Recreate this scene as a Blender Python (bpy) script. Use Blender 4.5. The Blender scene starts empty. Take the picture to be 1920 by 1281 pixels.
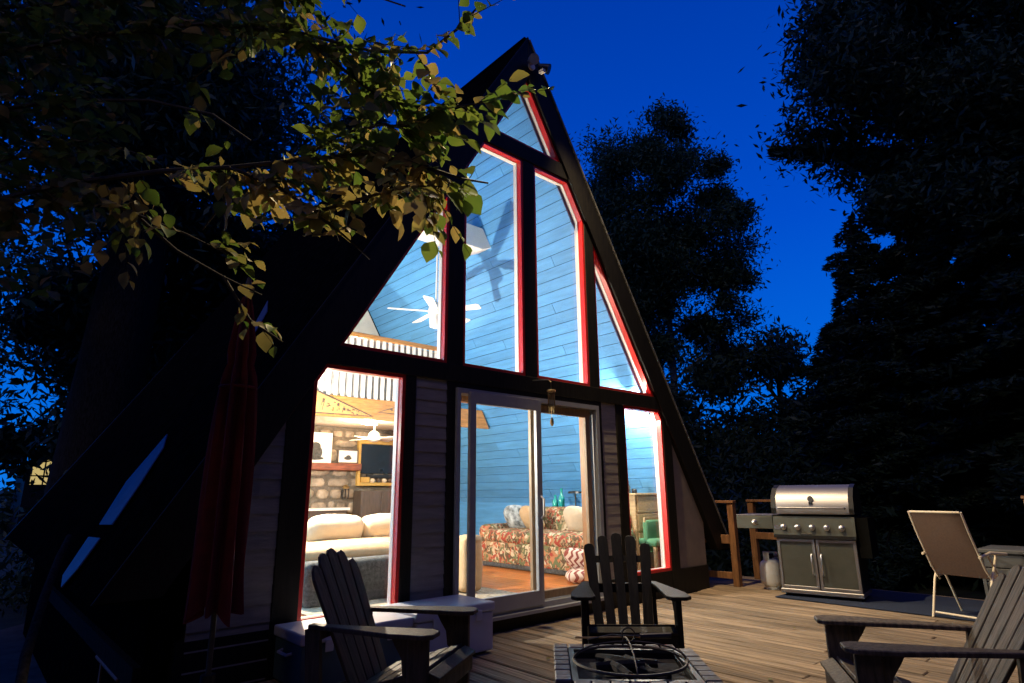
import bpy, bmesh, math, random
import numpy as np
from mathutils import Vector, Matrix
random.seed(7); rng = np.random.default_rng(7)
S = bpy.context.scene
COL = S.collection
PI = math.pi
DZ = -0.18                      # top of the deck; z = 0 is the door sill

# ------------------------------------------------------------------ camera
cam = bpy.data.objects.new('camera', bpy.data.cameras.new('camera'))
COL.objects.link(cam)
m3 = Matrix(((0.74545, -0.15666, -0.64789), (-0.66651, -0.18742, -0.72155), (-0.00839, 0.96971, -0.24413)))
cam.matrix_world = Matrix.Translation((-4.5367, -4.7230, 1.1012)) @ m3.to_4x4()
cam.data.sensor_width = 36.0
cam.data.lens = 36.0 * 1125.76 / 1920.0
cam.data.clip_start = 0.05
cam.data.clip_end = 600
S.camera = cam

# ------------------------------------------------------------------ dusk sky
W = bpy.data.worlds.new('World'); S.world = W; W.use_nodes = True
nt = W.node_tree; nt.nodes.clear()
n_out = nt.nodes.new('ShaderNodeOutputWorld'); n_bg = nt.nodes.new('ShaderNodeBackground')
n_sky = nt.nodes.new('ShaderNodeTexSky'); n_sky.sky_type = 'NISHITA'; n_sky.sun_disc = False
n_sky.sun_elevation = math.radians(-4.0); n_sky.sun_rotation = math.radians(-110)
n_tc = nt.nodes.new('ShaderNodeTexCoord'); n_sep = nt.nodes.new('ShaderNodeSeparateXYZ')
n_rmp = nt.nodes.new('ShaderNodeValToRGB'); n_mix = nt.nodes.new('ShaderNodeMixRGB')
el = n_rmp.color_ramp.elements
el[0].position = 0.0; el[0].color = (0.07, 2.6, 11.0, 1)
el[1].position = 1.0; el[1].color = (0.00, 0.20, 2.4, 1)
e = el.new(0.12); e.color = (0.01, 2.0, 10.5, 1)
e = el.new(0.40); e.color = (0.0, 1.02, 8.2, 1)
e = el.new(0.68); e.color = (0.0, 0.60, 5.6, 1)
n_mix.inputs['Fac'].default_value = 0.96
nt.links.new(n_tc.outputs['Generated'], n_sep.inputs[0]); nt.links.new(n_sep.outputs['Z'], n_rmp.inputs['Fac'])
nt.links.new(n_sky.outputs[0], n_mix.inputs[1]); nt.links.new(n_rmp.outputs[0], n_mix.inputs[2])
nt.links.new(n_mix.outputs[0], n_bg.inputs['Color']); nt.links.new(n_bg.outputs[0], n_out.inputs[0])
n_bg.inputs['Strength'].default_value = 0.076

sun = bpy.data.objects.new('sun', bpy.data.lights.new('sun', 'SUN')); COL.objects.link(sun)
sun.data.energy = 0.24; sun.data.angle = math.radians(12); sun.data.color = (1.0, 0.74, 0.46)
sun.rotation_euler = (math.radians(48), 0, math.radians(-62))

S.view_settings.view_transform = 'Standard'; S.view_settings.look = 'None'
S.view_settings.exposure = 0.0; S.view_settings.gamma = 1.0; S.view_settings.use_curve_mapping = False
S.render.engine = 'CYCLES'
S.cycles.max_bounces = 8; S.cycles.diffuse_bounces = 4; S.cycles.glossy_bounces = 3
S.cycles.transparent_max_bounces = 12; S.cycles.use_denoising = True
S.cycles.sample_clamp_indirect = 6.0

# ------------------------------------------------------------------ materials
def mat(name, base, rough=0.6, metal=0.0, var=0.15, scale=6.0, stretch=(1, 1, 1), bump=0.0, dark=None, objvar=0.0,
        emit=None, estr=0.0, spec=0.5, kind='noise', bscale=None):
    m = bpy.data.materials.new(name); m.use_nodes = True
    t = m.node_tree; b = t.nodes['Principled BSDF']
    b.inputs['Roughness'].default_value = rough; b.inputs['Metallic'].default_value = metal
    b.inputs['Specular IOR Level'].default_value = spec
    tc = t.nodes.new('ShaderNodeTexCoord'); mp = t.nodes.new('ShaderNodeMapping')
    mp.inputs['Scale'].default_value = stretch
    t.links.new(tc.outputs['Object'], mp.inputs['Vector'])
    vec = mp.outputs[0]
    oi = t.nodes.new('ShaderNodeObjectInfo')
    if objvar > 0:
        ad = t.nodes.new('ShaderNodeVectorMath'); ad.operation = 'ADD'
        mu = t.nodes.new('ShaderNodeMath'); mu.operation = 'MULTIPLY'; mu.inputs[1].default_value = 37.0
        t.links.new(oi.outputs['Random'], mu.inputs[0]); t.links.new(mu.outputs[0], ad.inputs[1])
        t.links.new(vec, ad.inputs[0]); vec = ad.outputs[0]
    if kind == 'voronoi':
        nz = t.nodes.new('ShaderNodeTexVoronoi'); nz.inputs['Scale'].default_value = scale; fac = nz.outputs['Distance']
    else:
        nz = t.nodes.new('ShaderNodeTexNoise'); nz.inputs['Scale'].default_value = scale
        nz.inputs['Detail'].default_value = 6; nz.inputs['Roughness'].default_value = 0.62; fac = nz.outputs['Fac']
    t.links.new(vec, nz.inputs['Vector'])
    r = t.nodes.new('ShaderNodeValToRGB')
    d = dark if dark else tuple(c * (1 - 2.2 * var) for c in base)
    hi = tuple(min(1, c * (1 + var)) for c in base)
    r.color_ramp.elements[0].position = 0.30; r.color_ramp.elements[0].color = (*[max(0, c) for c in d], 1)
    r.color_ramp.elements[1].position = 0.70; r.color_ramp.elements[1].color = (*hi, 1)
    t.links.new(fac, r.inputs['Fac'])
    out = r.outputs[0]
    if objvar > 0:
        hs = t.nodes.new('ShaderNodeHueSaturation'); mr = t.nodes.new('ShaderNodeMapRange')
        mr.inputs['To Min'].default_value = 1 - objvar; mr.inputs['To Max'].default_value = 1 + objvar
        t.links.new(oi.outputs['Random'], mr.inputs['Value']); t.links.new(mr.outputs[0], hs.inputs['Value'])
        t.links.new(out, hs.inputs['Color']); out = hs.outputs[0]
    t.links.new(out, b.inputs['Base Color'])
    if bump > 0:
        bp = t.nodes.new('ShaderNodeBump'); bp.inputs['Strength'].default_value = bump; bp.inputs['Distance'].default_value = 0.01
        if bscale:
            n2 = t.nodes.new('ShaderNodeTexNoise'); n2.inputs['Scale'].default_value = bscale
            t.links.new(vec, n2.inputs['Vector']); t.links.new(n2.outputs['Fac'], bp.inputs['Height'])
        else:
            t.links.new(fac, bp.inputs['Height'])
        t.links.new(bp.outputs[0], b.inputs['Normal'])
    if emit:
        b.inputs['Emission Color'].default_value = (*emit, 1); b.inputs['Emission Strength'].default_value = estr
    return m

def glass(name, tint=(1, 1, 1), fac=0.07):
    m = bpy.data.materials.new(name); m.use_nodes = True; t = m.node_tree; t.nodes.clear()
    o = t.nodes.new('ShaderNodeOutputMaterial'); mx = t.nodes.new('ShaderNodeMixShader')
    tr = t.nodes.new('ShaderNodeBsdfTransparent'); gl = t.nodes.new('ShaderNodeBsdfGlossy')
    lw = t.nodes.new('ShaderNodeLayerWeight'); lw.inputs['Blend'].default_value = .5
    pw = t.nodes.new('ShaderNodeMath'); pw.operation = 'POWER'; pw.inputs[1].default_value = 4.0
    fr = t.nodes.new('ShaderNodeMath'); fr.operation = 'MULTIPLY_ADD'; fr.inputs[1].default_value = .5; fr.inputs[2].default_value = .03
    t.links.new(lw.outputs['Facing'], pw.inputs[0]); t.links.new(pw.outputs[0], fr.inputs[0])
    tr.inputs[0].default_value = (*tint, 1); gl.inputs['Roughness'].default_value = 0.02
    t.links.new(fr.outputs[0], mx.inputs[0]); t.links.new(tr.outputs[0], mx.inputs[1]); t.links.new(gl.outputs[0], mx.inputs[2])
    t.links.new(mx.outputs[0], o.inputs[0]); return m

def leafmat(name, a, b_, trans=0.35, scale=1.5):
    m = bpy.data.materials.new(name); m.use_nodes = True; t = m.node_tree; t.nodes.clear()
    o = t.nodes.new('ShaderNodeOutputMaterial'); mx = t.nodes.new('ShaderNodeMixShader')
    df = t.nodes.new('ShaderNodeBsdfPrincipled'); df.inputs['Roughness'].default_value = 0.5; df.inputs['Specular IOR Level'].default_value = 0.3
    tl = t.nodes.new('ShaderNodeBsdfTranslucent')
    g = t.nodes.new('ShaderNodeNewGeometry'); nz = t.nodes.new('ShaderNodeTexNoise'); nz.inputs['Scale'].default_value = scale
    r = t.nodes.new('ShaderNodeValToRGB')
    r.color_ramp.elements[0].position = .33; r.color_ramp.elements[0].color = (*a, 1)
    r.color_ramp.elements[1].position = .67; r.color_ramp.elements[1].color = (*b_, 1)
    t.links.new(g.outputs['Position'], nz.inputs['Vector']); t.links.new(nz.outputs['Fac'], r.inputs[0])
    t.links.new(r.outputs[0], df.inputs['Base Color']); t.links.new(r.outputs[0], tl.inputs[0])
    mx.inputs[0].default_value = trans
    t.links.new(df.outputs[0], mx.inputs[1]); t.links.new(tl.outputs[0], mx.inputs[2]); t.links.new(mx.outputs[0], o.inputs[0])
    return m

M = {}
M['black_wood'] = mat('black_wood', (0.012, 0.0105, 0.0075), .6, spec=.25, var=.3, scale=5, stretch=(6, 6, 1), bump=.15)
M['siding'] = mat('siding', (0.26, 0.23, 0.205), .65, var=.12, scale=4, stretch=(1, 8, 8), bump=.2, objvar=.08)
M['panel'] = mat('panel', (0.21, 0.17, 0.14), .7, var=.08, scale=5, bump=.1)
M['red'] = mat('red', (0.62, 0.022, 0.020), .35, var=.08, scale=9)
M['white'] = mat('white', (0.80, 0.78, 0.74), .45, var=.03, scale=8)
M['tan_trim'] = mat('tan_trim', (0.28, 0.18, 0.10), .5, var=.12, scale=6, stretch=(6, 6, 1))
M['vinyl'] = mat('vinyl', (0.30, 0.31, 0.33), .4, var=.05, scale=8)
M['roof'] = mat('roof', (0.006, 0.006, 0.006), 1.0, var=.3, scale=9, bump=.25, spec=0.0)
M['sky_sheen'] = mat('sky_sheen', (0.12, 0.15, 0.24), .5, var=.1, scale=5)  # blue of the sky reflected on the roof, painted as base colour
M['blue'] = mat('blue', (0.09, 0.33, 0.68), .6, var=.09, scale=3, stretch=(6, .5, 6), bump=.25, objvar=.08)
M['groove'] = mat('groove', (0.02, 0.09, 0.20), .8)
M['blue_wall'] = mat('blue_wall', (0.02, 0.14, 0.32), .6, var=.08, scale=3)
M['cream_wall'] = mat('cream_wall', (0.74, 0.68, 0.58), .7, var=.04, scale=4)
M['ceil_white'] = mat('ceil_white', (0.78, 0.70, 0.60), .7, var=.03, scale=4)
M['honey'] = mat('honey', (0.48, 0.22, 0.065), .4, var=.2, scale=5, stretch=(1, 6, 8), objvar=.06)
M['jamb'] = mat('jamb', (0.36, 0.155, 0.05), .45, var=.2, scale=5, stretch=(7, 7, 1))
M['floor_wood'] = mat('floor_wood', (0.50, 0.15, 0.028), .3, var=.2, scale=4, stretch=(8, 1, 1), objvar=.1)
M['stone'] = mat('stone', (0.34, 0.27, 0.20), .8, var=.3, scale=6, bump=.6, objvar=.28)
M['mortar'] = mat('mortar', (0.16, 0.13, 0.10), .9, var=.2, scale=20, bump=.3)
M['mantel'] = mat('mantel', (0.25, 0.07, 0.03), .45, var=.3, scale=5, stretch=(1, 7, 7))
M['dark_cab'] = mat('dark_cab', (0.09, 0.065, 0.05), .4, var=.2, scale=5, stretch=(6, 6, 1))
M['screen'] = mat('screen', (0.015, 0.017, 0.02), .12, var=.1)
M['frame_yel'] = mat('frame_yel', (0.55, 0.33, 0.08), .45, var=.15, scale=7)
M['paper'] = mat('paper', (0.85, 0.83, 0.78), .7, var=.02)
M['ink'] = mat('ink', (0.06, 0.06, 0.06), .7, var=.4, scale=30)
M['linen'] = mat('linen', (0.50, 0.34, 0.19), .85, var=.06, scale=14, bump=.2)
M['pillow_w'] = mat('pillow_w', (0.62, 0.50, 0.36), .85, var=.04, scale=10, bump=.2)
M['throw'] = mat('throw', (0.075, 0.075, 0.075), .9, var=.35, scale=30, bump=.4)
M['rug'] = mat('rug', (0.40, 0.33, 0.24), .95, var=.3, scale=25, bump=.3)
M['teal'] = glass('teal', (0.15, 0.75, 0.65))
M['bottle_teal'] = mat('bottle_teal', (0.02, 0.35, 0.32), .15, var=.1)
M['green_cloth'] = mat('green_cloth', (0.10, 0.28, 0.14), .8, var=.1)
M['dresser'] = mat('dresser', (0.52, 0.36, 0.18), .5, var=.15, scale=5, stretch=(8, 1, 8))
M['deck'] = mat('deck', (0.25, 0.185, 0.125), .85, var=.38, scale=3.0, stretch=(16, .55, 6), bump=1.0, objvar=.28)
M['rail_wood'] = mat('rail_wood', (0.26, 0.125, 0.055), .6, var=.25, scale=5, stretch=(6, 6, 1), bump=.3, objvar=.1)
M['chair_black'] = mat('chair_black', (0.010, 0.009, 0.008), .6, spec=.25, var=.4, scale=5, stretch=(7, 7, 1.2), bump=.5, objvar=.2)
M['chair_brown'] = mat('chair_brown', (0.060, 0.043, 0.026), .6, var=.4, scale=5, stretch=(9, 9, 1), bump=.6, objvar=.22)
M['chair_grey'] = mat('chair_grey', (0.105, 0.082, 0.058), .6, var=.4, scale=5, stretch=(9, 9, 1), bump=.6, objvar=.2)
M['plastic_white'] = mat('plastic_white', (0.55, 0.54, 0.60), .45, var=.06, scale=4, bump=.05)
M['plastic_teal'] = mat('plastic_teal', (0.06, 0.11, 0.13), .45, var=.08, scale=4)
M['umbrella'] = mat('umbrella', (0.15, 0.008, 0.007), .85, var=.15, scale=12, bump=.2)
M['alu'] = mat('alu', (0.75, 0.75, 0.75), .3, metal=1, var=.05)
M['steel'] = mat('steel', (0.36, 0.35, 0.37), .48, metal=1, var=.06, scale=3, stretch=(1, 1, 30), bump=.03)
M['steel_dark'] = mat('steel_dark', (0.10, 0.105, 0.09), .42, metal=.5, var=.08, scale=5)
M['black_metal'] = mat('black_metal', (0.012, 0.012, 0.013), .4, var=.2)
M['tank'] = mat('tank', (0.72, 0.70, 0.62), .4, var=.07, scale=6)
M['sling'] = mat('sling', (0.12, 0.072, 0.05), .85, var=.1, scale=60, bump=.2)
M['chair_frame'] = mat('chair_frame', (0.75, 0.66, 0.50), .4, var=.05)
M['box_grey'] = mat('box_grey', (0.09, 0.095, 0.10), .6, var=.1, scale=6, stretch=(6, 1, 6))
M['tile'] = mat('tile', (0.16, 0.14, 0.12), .55, var=.25, scale=12, bump=.4, objvar=.35)
M['char'] = mat('char', (0.02, 0.016, 0.013), .9, var=.5, scale=20, bump=.8)
M['brass'] = mat('brass', (0.42, 0.29, 0.12), .4, metal=.7, var=.15)
M['dull'] = mat('dull', (0.10, 0.08, 0.055), .6, metal=.3, var=.3)
M['cover'] = mat('cover', (0.003, 0.003, 0.003), .9, var=.2, spec=.05)
M['mat_blue'] = mat('mat_blue', (0.008, 0.018, 0.05), .9, var=.2, scale=30, bump=.2)
M['bark'] = mat('bark', (0.028, 0.022, 0.016), .9, spec=.1, var=.4, scale=8, stretch=(5, 5, 1), bump=1.0)
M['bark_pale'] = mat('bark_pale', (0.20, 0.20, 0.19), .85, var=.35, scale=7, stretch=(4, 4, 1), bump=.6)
M['twig'] = mat('twig', (0.05, 0.035, 0.02), .8, var=.3, scale=12)
M['grass'] = mat('grass', (0.04, 0.05, 0.02), .95, var=.4, scale=1.5, bump=.6, bscale=30)
M['path'] = mat('path', (0.16, 0.11, 0.07), .95, var=.3, scale=2.5, bump=.5, bscale=25)
M['cap_red'] = mat('cap_red', (0.20, 0.04, 0.03), .85, var=.15)
M['glass'] = glass('glass')
M['leaf'] = leafmat('leaf', (0.060, 0.120, 0.020), (0.130, 0.170, 0.030), .5, 4)
M['leaf_tan'] = leafmat('leaf_tan', (0.30, 0.21, 0.075), (0.17, 0.17, 0.045), .5, 3)
M['crown_a'] = leafmat('crown_a', (0.035, 0.075, 0.030), (0.060, 0.105, 0.040), .25, .6)
M['crown_b'] = leafmat('crown_b', (0.030, 0.055, 0.025), (0.045, 0.080, 0.035), .15, .6)
M['needle'] = leafmat('needle', (0.022, 0.045, 0.022), (0.035, 0.065, 0.030), .1, .8)
M['lampshade'] = mat('lampshade', (0.8, 0.7, 0.5), .8, emit=(1.0, 0.70, 0.35), estr=6.0)
M['bulb'] = mat('bulb', (0.9, 0.85, 0.7), .5, emit=(1.0, 0.82, 0.55), estr=14.0)
M['flood_lens'] = mat('flood_lens', (0.85, 0.82, 0.75), .3, emit=(1.0, 0.86, 0.62), estr=1.2)
M['lit_window'] = mat('lit_window', (0.6, 0.5, 0.2), .6, emit=(1.0, 0.75, 0.25), estr=0.55, var=.4, scale=3)

def floral():
    m = bpy.data.materials.new('floral'); m.use_nodes = True; t = m.node_tree; b = t.nodes['Principled BSDF']
    b.inputs['Roughness'].default_value = .9
    tc = t.nodes.new('ShaderNodeTexCoord'); v = t.nodes.new('ShaderNodeTexVoronoi'); v.inputs['Scale'].default_value = 17
    nz = t.nodes.new('ShaderNodeTexNoise'); nz.inputs['Scale'].default_value = 9
    ad = t.nodes.new('ShaderNodeVectorMath'); ad.operation = 'MULTIPLY_ADD'
    ad.inputs[1].default_value = (.35, .35, .35)
    t.links.new(tc.outputs['Object'], nz.inputs['Vector']); t.links.new(nz.outputs['Color'], ad.inputs[0]); t.links.new(tc.outputs['Object'], ad.inputs[2])
    t.links.new(ad.outputs[0], v.inputs['Vector'])
    sp = t.nodes.new('ShaderNodeSeparateColor'); t.links.new(v.outputs['Color'], sp.inputs[0])
    r = t.nodes.new('ShaderNodeValToRGB'); r.color_ramp.interpolation = 'CONSTANT'
    cols = [(0, (.10, .06, .03)), (.22, (.35, .24, .13)), (.40, (.32, .045, .025)), (.56, (.13, .14, .06)), (.72, (.45, .17, .08)), (.86, (.55, .45, .30))]
    for i, (p, c) in enumerate(cols):
        e = r.color_ramp.elements[i] if i < 2 else r.color_ramp.elements.new(p)
        e.position = p; e.color = (*c, 1)
    t.links.new(sp.outputs[0], r.inputs[0]); t.links.new(r.outputs[0], b.inputs['Base Color']); return m
M['floral'] = floral()

def zigzag(name, c1, c2, s=9.0):
    m = bpy.data.materials.new(name); m.use_nodes = True; t = m.node_tree; b = t.nodes['Principled BSDF']
    b.inputs['Roughness'].default_value = .9
    tc = t.nodes.new('ShaderNodeTexCoord'); sp = t.nodes.new('ShaderNodeSeparateXYZ'); t.links.new(tc.outputs['Object'], sp.inputs[0])
    def mth(op, a, b2=None):
        n = t.nodes.new('ShaderNodeMath'); n.operation = op
        for i, q in enumerate((a, b2)):
            if q is None: continue
            if isinstance(q, (int, float)): n.inputs[i].default_value = q
            else: t.links.new(q, n.inputs[i])
        return n.outputs[0]
    zz = mth('PINGPONG', mth('MULTIPLY', sp.outputs[0], s), .5)
    st = mth('FRACT', mth('ADD', mth('MULTIPLY', sp.outputs[1], s * 1.3), mth('MULTIPLY', zz, 1.3)))
    r = t.nodes.new('ShaderNodeValToRGB'); r.color_ramp.interpolation = 'CONSTANT'
    r.color_ramp.elements[0].color = (*c1, 1); r.color_ramp.elements[1].position = .55; r.color_ramp.elements[1].color = (*c2, 1)
    t.links.new(st, r.inputs[0]); t.links.new(r.outputs[0], b.inputs['Base Color']); return m
M['zigzag'] = zigzag('zigzag', (.62, .50, .42), (.22, .05, .04))

# ------------------------------------------------------------------ mesh helpers
class MB:
    def __init__(s): s.v = []; s.f = []
    def add(s, vs, fs):
        o = len(s.v); s.v += [tuple(v) for v in vs]; s.f += [tuple(i + o for i in f) for f in fs]; return s
    def box(s, c, d, R=None):
        vs = []
        for x in (-.5, .5):
            for y in (-.5, .5):
                for z in (-.5, .5):
                    p = Vector((x * d[0], y * d[1], z * d[2]))
                    if R: p = R @ p
                    vs.append(Vector(c) + p)
        return s.add(vs, [(0, 1, 3, 2), (4, 6, 7, 5), (0, 4, 5, 1), (2, 3, 7, 6), (0, 2, 6, 4), (1, 5, 7, 3)])
    def bb(s, x0, x1, y0, y1, z0, z1):
        return s.box(((x0 + x1) / 2, (y0 + y1) / 2, (z0 + z1) / 2), (abs(x1 - x0), abs(y1 - y0), abs(z1 - z0)))
    def beam(s, a, b, w, t, up=(0, 0, 1)):
        a = Vector(a); b = Vector(b); d = (b - a); L = d.length; d.normalize()
        u = Vector(up); x = d.cross(u)
        if x.length < 1e-4: x = d.cross(Vector((1, 0, 0)))
        x.normalize(); y = x.cross(d)
        R = Matrix((x, d, y)).transposed()
        return s.box((a + b) / 2, (w, L, t), R)
    def prism(s, poly, ax, a0, a1):
        n = len(poly)
        def P(p, a):
            return (p[0], a, p[1]) if ax == 'y' else (a, p[0], p[1]) if ax == 'x' else (p[0], p[1], a)
        vs = [P(p, a0) for p in poly] + [P(p, a1) for p in poly]
        return s.add(vs, [tuple(range(n))[::-1], tuple(range(n, 2 * n))] + [(i, (i + 1) % n, n + (i + 1) % n, n + i) for i in range(n)])
    def ring(s, outer, inner, y0, y1):
        n = len(outer)
        vs = [(p[0], y0, p[1]) for p in outer] + [(p[0], y0, p[1]) for p in inner] + [(p[0], y1, p[1]) for p in outer] + [(p[0], y1, p[1]) for p in inner]
        fs = []
        for i in range(n):
            j = (i + 1) % n
            fs += [(i, j, n + j, n + i), (2 * n + j, 2 * n + i, 3 * n + i, 3 * n + j), (n + i, n + j, 3 * n + j, 3 * n + i), (j, i, 2 * n + i, 2 * n + j)]
        return s.add(vs, fs)
    def tube(s, pts, r, n=8, closed=False):
        pts = [Vector(p) for p in pts]; k = len(pts)
        rs = r if isinstance(r, (list, tuple)) else [r] * k
        base = len(s.v); prev = None
        for i, p in enumerate(pts):
            if closed: d = pts[(i + 1) % k] - pts[i - 1]
            else: d = pts[min(i + 1, k - 1)] - pts[max(i - 1, 0)]
            d.normalize()
            if prev is None:
                u = d.orthogonal().normalized()
            else:
                u = (prev - d * prev.dot(d));
                u = u.normalized() if u.length > 1e-5 else d.orthogonal().normalized()
            prev = u; w = d.cross(u)
            for j in range(n):
                a = 2 * PI * j / n; s.v.append(tuple(p + (u * math.cos(a) + w * math.sin(a)) * rs[i]))
        for i in range(k if closed else k - 1):
            for j in range(n):
                a = base + i * n + j; b = base + i * n + (j + 1) % n; i2 = (i + 1) % k
                s.f.append((a, b, base + i2 * n + (j + 1) % n, base + i2 * n + j))
        if not closed:
            s.f.append(tuple(base + j for j in range(n))[::-1]); s.f.append(tuple(base + (k - 1) * n + j for j in range(n)))
        return s
    def lathe(s, prof, c=(0, 0, 0), n=20, axis='z'):
        base = len(s.v); k = len(prof)
        for r, h in prof:
            for j in range(n):
                a = 2 * PI * j / n; x, y = r * math.cos(a), r * math.sin(a)
                p = (x, y, h) if axis == 'z' else (h, x, y) if axis == 'x' else (x, h, y)
                s.v.append((p[0] + c[0], p[1] + c[1], p[2] + c[2]))
        for i in range(k - 1):
            for j in range(n):
                s.f.append((base + i * n + j, base + i * n + (j + 1) % n, base + (i + 1) * n + (j + 1) % n, base + (i + 1) * n + j))
        s.f.append(tuple(base + j for j in range(n))[::-1]); s.f.append(tuple(base + (k - 1) * n + j for j in range(n)))
        return s
    def mesh(s, name, m, smooth=False, bevel=0.0, seg=1):
        me = bpy.data.meshes.new(name); me.from_pydata(s.v, [], s.f)
        bm = bmesh.new(); bm.from_mesh(me); bmesh.ops.recalc_face_normals(bm, faces=bm.faces)
        if bevel > 0:
            ed = [e for e in bm.edges if len(e.link_faces) == 2 and e.calc_face_angle(0) > .6]
            bmesh.ops.bevel(bm, geom=ed, offset=bevel, segments=seg, profile=.6, affect='EDGES')
        if smooth:
            for f in bm.faces: f.smooth = True
            for e in bm.edges:
                if len(e.link_faces) == 2 and e.calc_face_angle(0) > .9: e.smooth = False
        bm.to_mesh(me); bm.free(); me.materials.append(m); return me
    def build(s, name, m, parent=None, smooth=False, bevel=0.0, seg=1):
        return link(name, s.mesh(name, m, smooth, bevel, seg), parent)

def link(name, me, parent=None):
    o = bpy.data.objects.new(name, me); COL.objects.link(o)
    if parent: o.parent = parent
    return o
def tag(o, label, cat, group=None):
    o['label'] = label; o['category'] = cat
    if group: o['group'] = group
    return o
def thing(name, label, cat, loc=(0, 0, 0), rz=0.0, group=None):
    o = bpy.data.objects.new(name, None); COL.objects.link(o); o.empty_display_size = .1
    o.location = loc; o.rotation_euler = (0, 0, rz); return tag(o, label, cat, group)
def dup(root, loc, rz, label, group=None):
    r = root.copy(); COL.objects.link(r); r.location = loc; r.rotation_euler = (0, 0, rz); r['label'] = label
    if group: r['group'] = group
    for ch in list(root.children):
        c = ch.copy(); COL.objects.link(c); c.parent = r
        for g in list(ch.children):
            d = g.copy(); COL.objects.link(d); d.parent = c
    return r
def soft(name, size, m, parent, loc=(0, 0, 0), rot=(0, 0, 0), r=.06, puff=0.0, lump=0.0):
    """upholstery: a rounded, slightly swollen and uneven box"""
    bm = bmesh.new(); bmesh.ops.create_cube(bm, size=1)
    for v in bm.verts: v.co = Vector((v.co.x * size[0], v.co.y * size[1], v.co.z * size[2]))
    bmesh.ops.bevel(bm, geom=list(bm.edges), offset=min(r, min(size) * .45), segments=3, profile=.5, affect='EDGES')
    bmesh.ops.subdivide_edges(bm, edges=[e for e in bm.edges if e.calc_length() > .12], cuts=3, use_grid_fill=True)
    rr = random.Random(hash(name) & 255)
    ph = [rr.uniform(0, 6) for _ in range(6)]
    for v in bm.verts:
        n = Vector((v.co.x / size[0], v.co.y / size[1], v.co.z / size[2])) * 2
        for ax in range(3):
            o1, o2 = (ax + 1) % 3, (ax + 2) % 3
            v.co[ax] += math.copysign(puff, n[ax]) * abs(n[ax]) * (1 - min(1, n[o1] ** 2)) * (1 - min(1, n[o2] ** 2))
        v.co.z += lump * (math.sin(v.co.x * 9 + ph[0]) + math.sin(v.co.y * 11 + ph[1]) + .6 * math.sin((v.co.x + v.co.y) * 23 + ph[2]))
        v.co.x += lump * .6 * math.sin(v.co.z * 13 + ph[3])
    me = bpy.data.meshes.new(name)
    for f in bm.faces: f.smooth = True
    bm.to_mesh(me); bm.free(); me.materials.append(m)
    o = link(name, me, parent); o.location = loc; o.rotation_euler = rot; return o
def inset(poly, w):
    n = len(poly); out = []
    cx = sum(p[0] for p in poly) / n; cz = sum(p[1] for p in poly) / n
    L = []
    for i in range(n):
        a, b = Vector(poly[i]), Vector(poly[(i + 1) % n]); d = (b - a).normalized(); nn = Vector((-d.y, d.x))
        if nn.dot(Vector((cx, cz)) - a) < 0: nn = -nn
        L.append((a + nn * w, d))
    for i in range(n):
        p1, d1 = L[i - 1]; p2, d2 = L[i]
        den = d1.x * d2.y - d1.y * d2.x; t = ((p2 - p1).x * d2.y - (p2 - p1).y * d2.x) / den
        q = p1 + d1 * t; out.append((q.x, q.y))
    return out

# ------------------------------------------------------------------ ground, path
g = MB(); N = 40; R_ = 260
for i in range(N + 1):
    for j in range(N + 1):
        x = (i / N * 2 - 1); y = (j / N * 2 - 1); x = math.copysign(abs(x) ** 2.2, x) * R_; y = math.copysign(abs(y) ** 2.2, y) * R_
        d = math.hypot(x, y); h = -1.0 + (0 if d < 12 else .25 * math.sin(x * .2) * math.cos(y * .17)) + max(0, (d - 60)) * .02
        g.v.append((x, y, h))
g.f = [(i * (N + 1) + j, (i + 1) * (N + 1) + j, (i + 1) * (N + 1) + j + 1, i * (N + 1) + j + 1) for i in range(N) for j in range(N)]
o = g.build('ground', M['grass'], smooth=True); o['kind'] = 'structure'
p = MB(); pts = [(-6.2, -4, 1.6), (-5.2, 2, 1.7), (-4.6, 8, 1.5), (-4.4, 14, 1.2), (-5.4, 22, 1.2), (-8, 34, 1.2)]
for i, (x, y, w) in enumerate(pts): p.v += [(x - w, y, -.985), (x + w, y, -.985)]
p.f = [(2 * i, 2 * i + 1, 2 * i + 3, 2 * i + 2) for i in range(len(pts) - 1)]
o = p.build('path', M['path']); o['kind'] = 'structure'

# ------------------------------------------------------------------ deck
deck = thing('deck', '', ''); deck['kind'] = 'structure'; del deck['label']; del deck['category']
bw = .142; k = 0; x = -5.6
meshes = {}
while x < 4.75:
    y1 = -.02 if x > -3.75 else -1.30
    if x > 2.95: y1 = .35 if x < 3.6 else .6
    # butt joints at varying distances
    cuts = sorted([y1] + [c for c in (-2.4 - (k * 1.37) % 2.1, -5.0 - (k * .77) % 1.2) if c < y1 - .5] + [-7.2], reverse=True)
    for a, b in zip(cuts[:-1], cuts[1:]):
        L = round(a - b - .006, 3); key = L
        if key not in meshes: meshes[key] = MB().bb(0, bw - .014, -L, 0, -.032, 0).mesh('deck_board', M['deck'], bevel=.007)
        o = link('deck_board', meshes[key], deck); o.location = (x, a, DZ + random.uniform(-.005, .003)); o.rotation_euler = (0, random.uniform(-.02, .02), 0)
    x += bw; k += 1
MB().bb(-5.6, 4.75, -7.2, .3, DZ - .24, DZ - .05).build('deck_frame', M['bark'], deck)
MB().bb(4.755, 4.79, -7.2, .6, DZ - .26, DZ - .01).build('deck_fascia', M['rail_wood'], deck)

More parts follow.
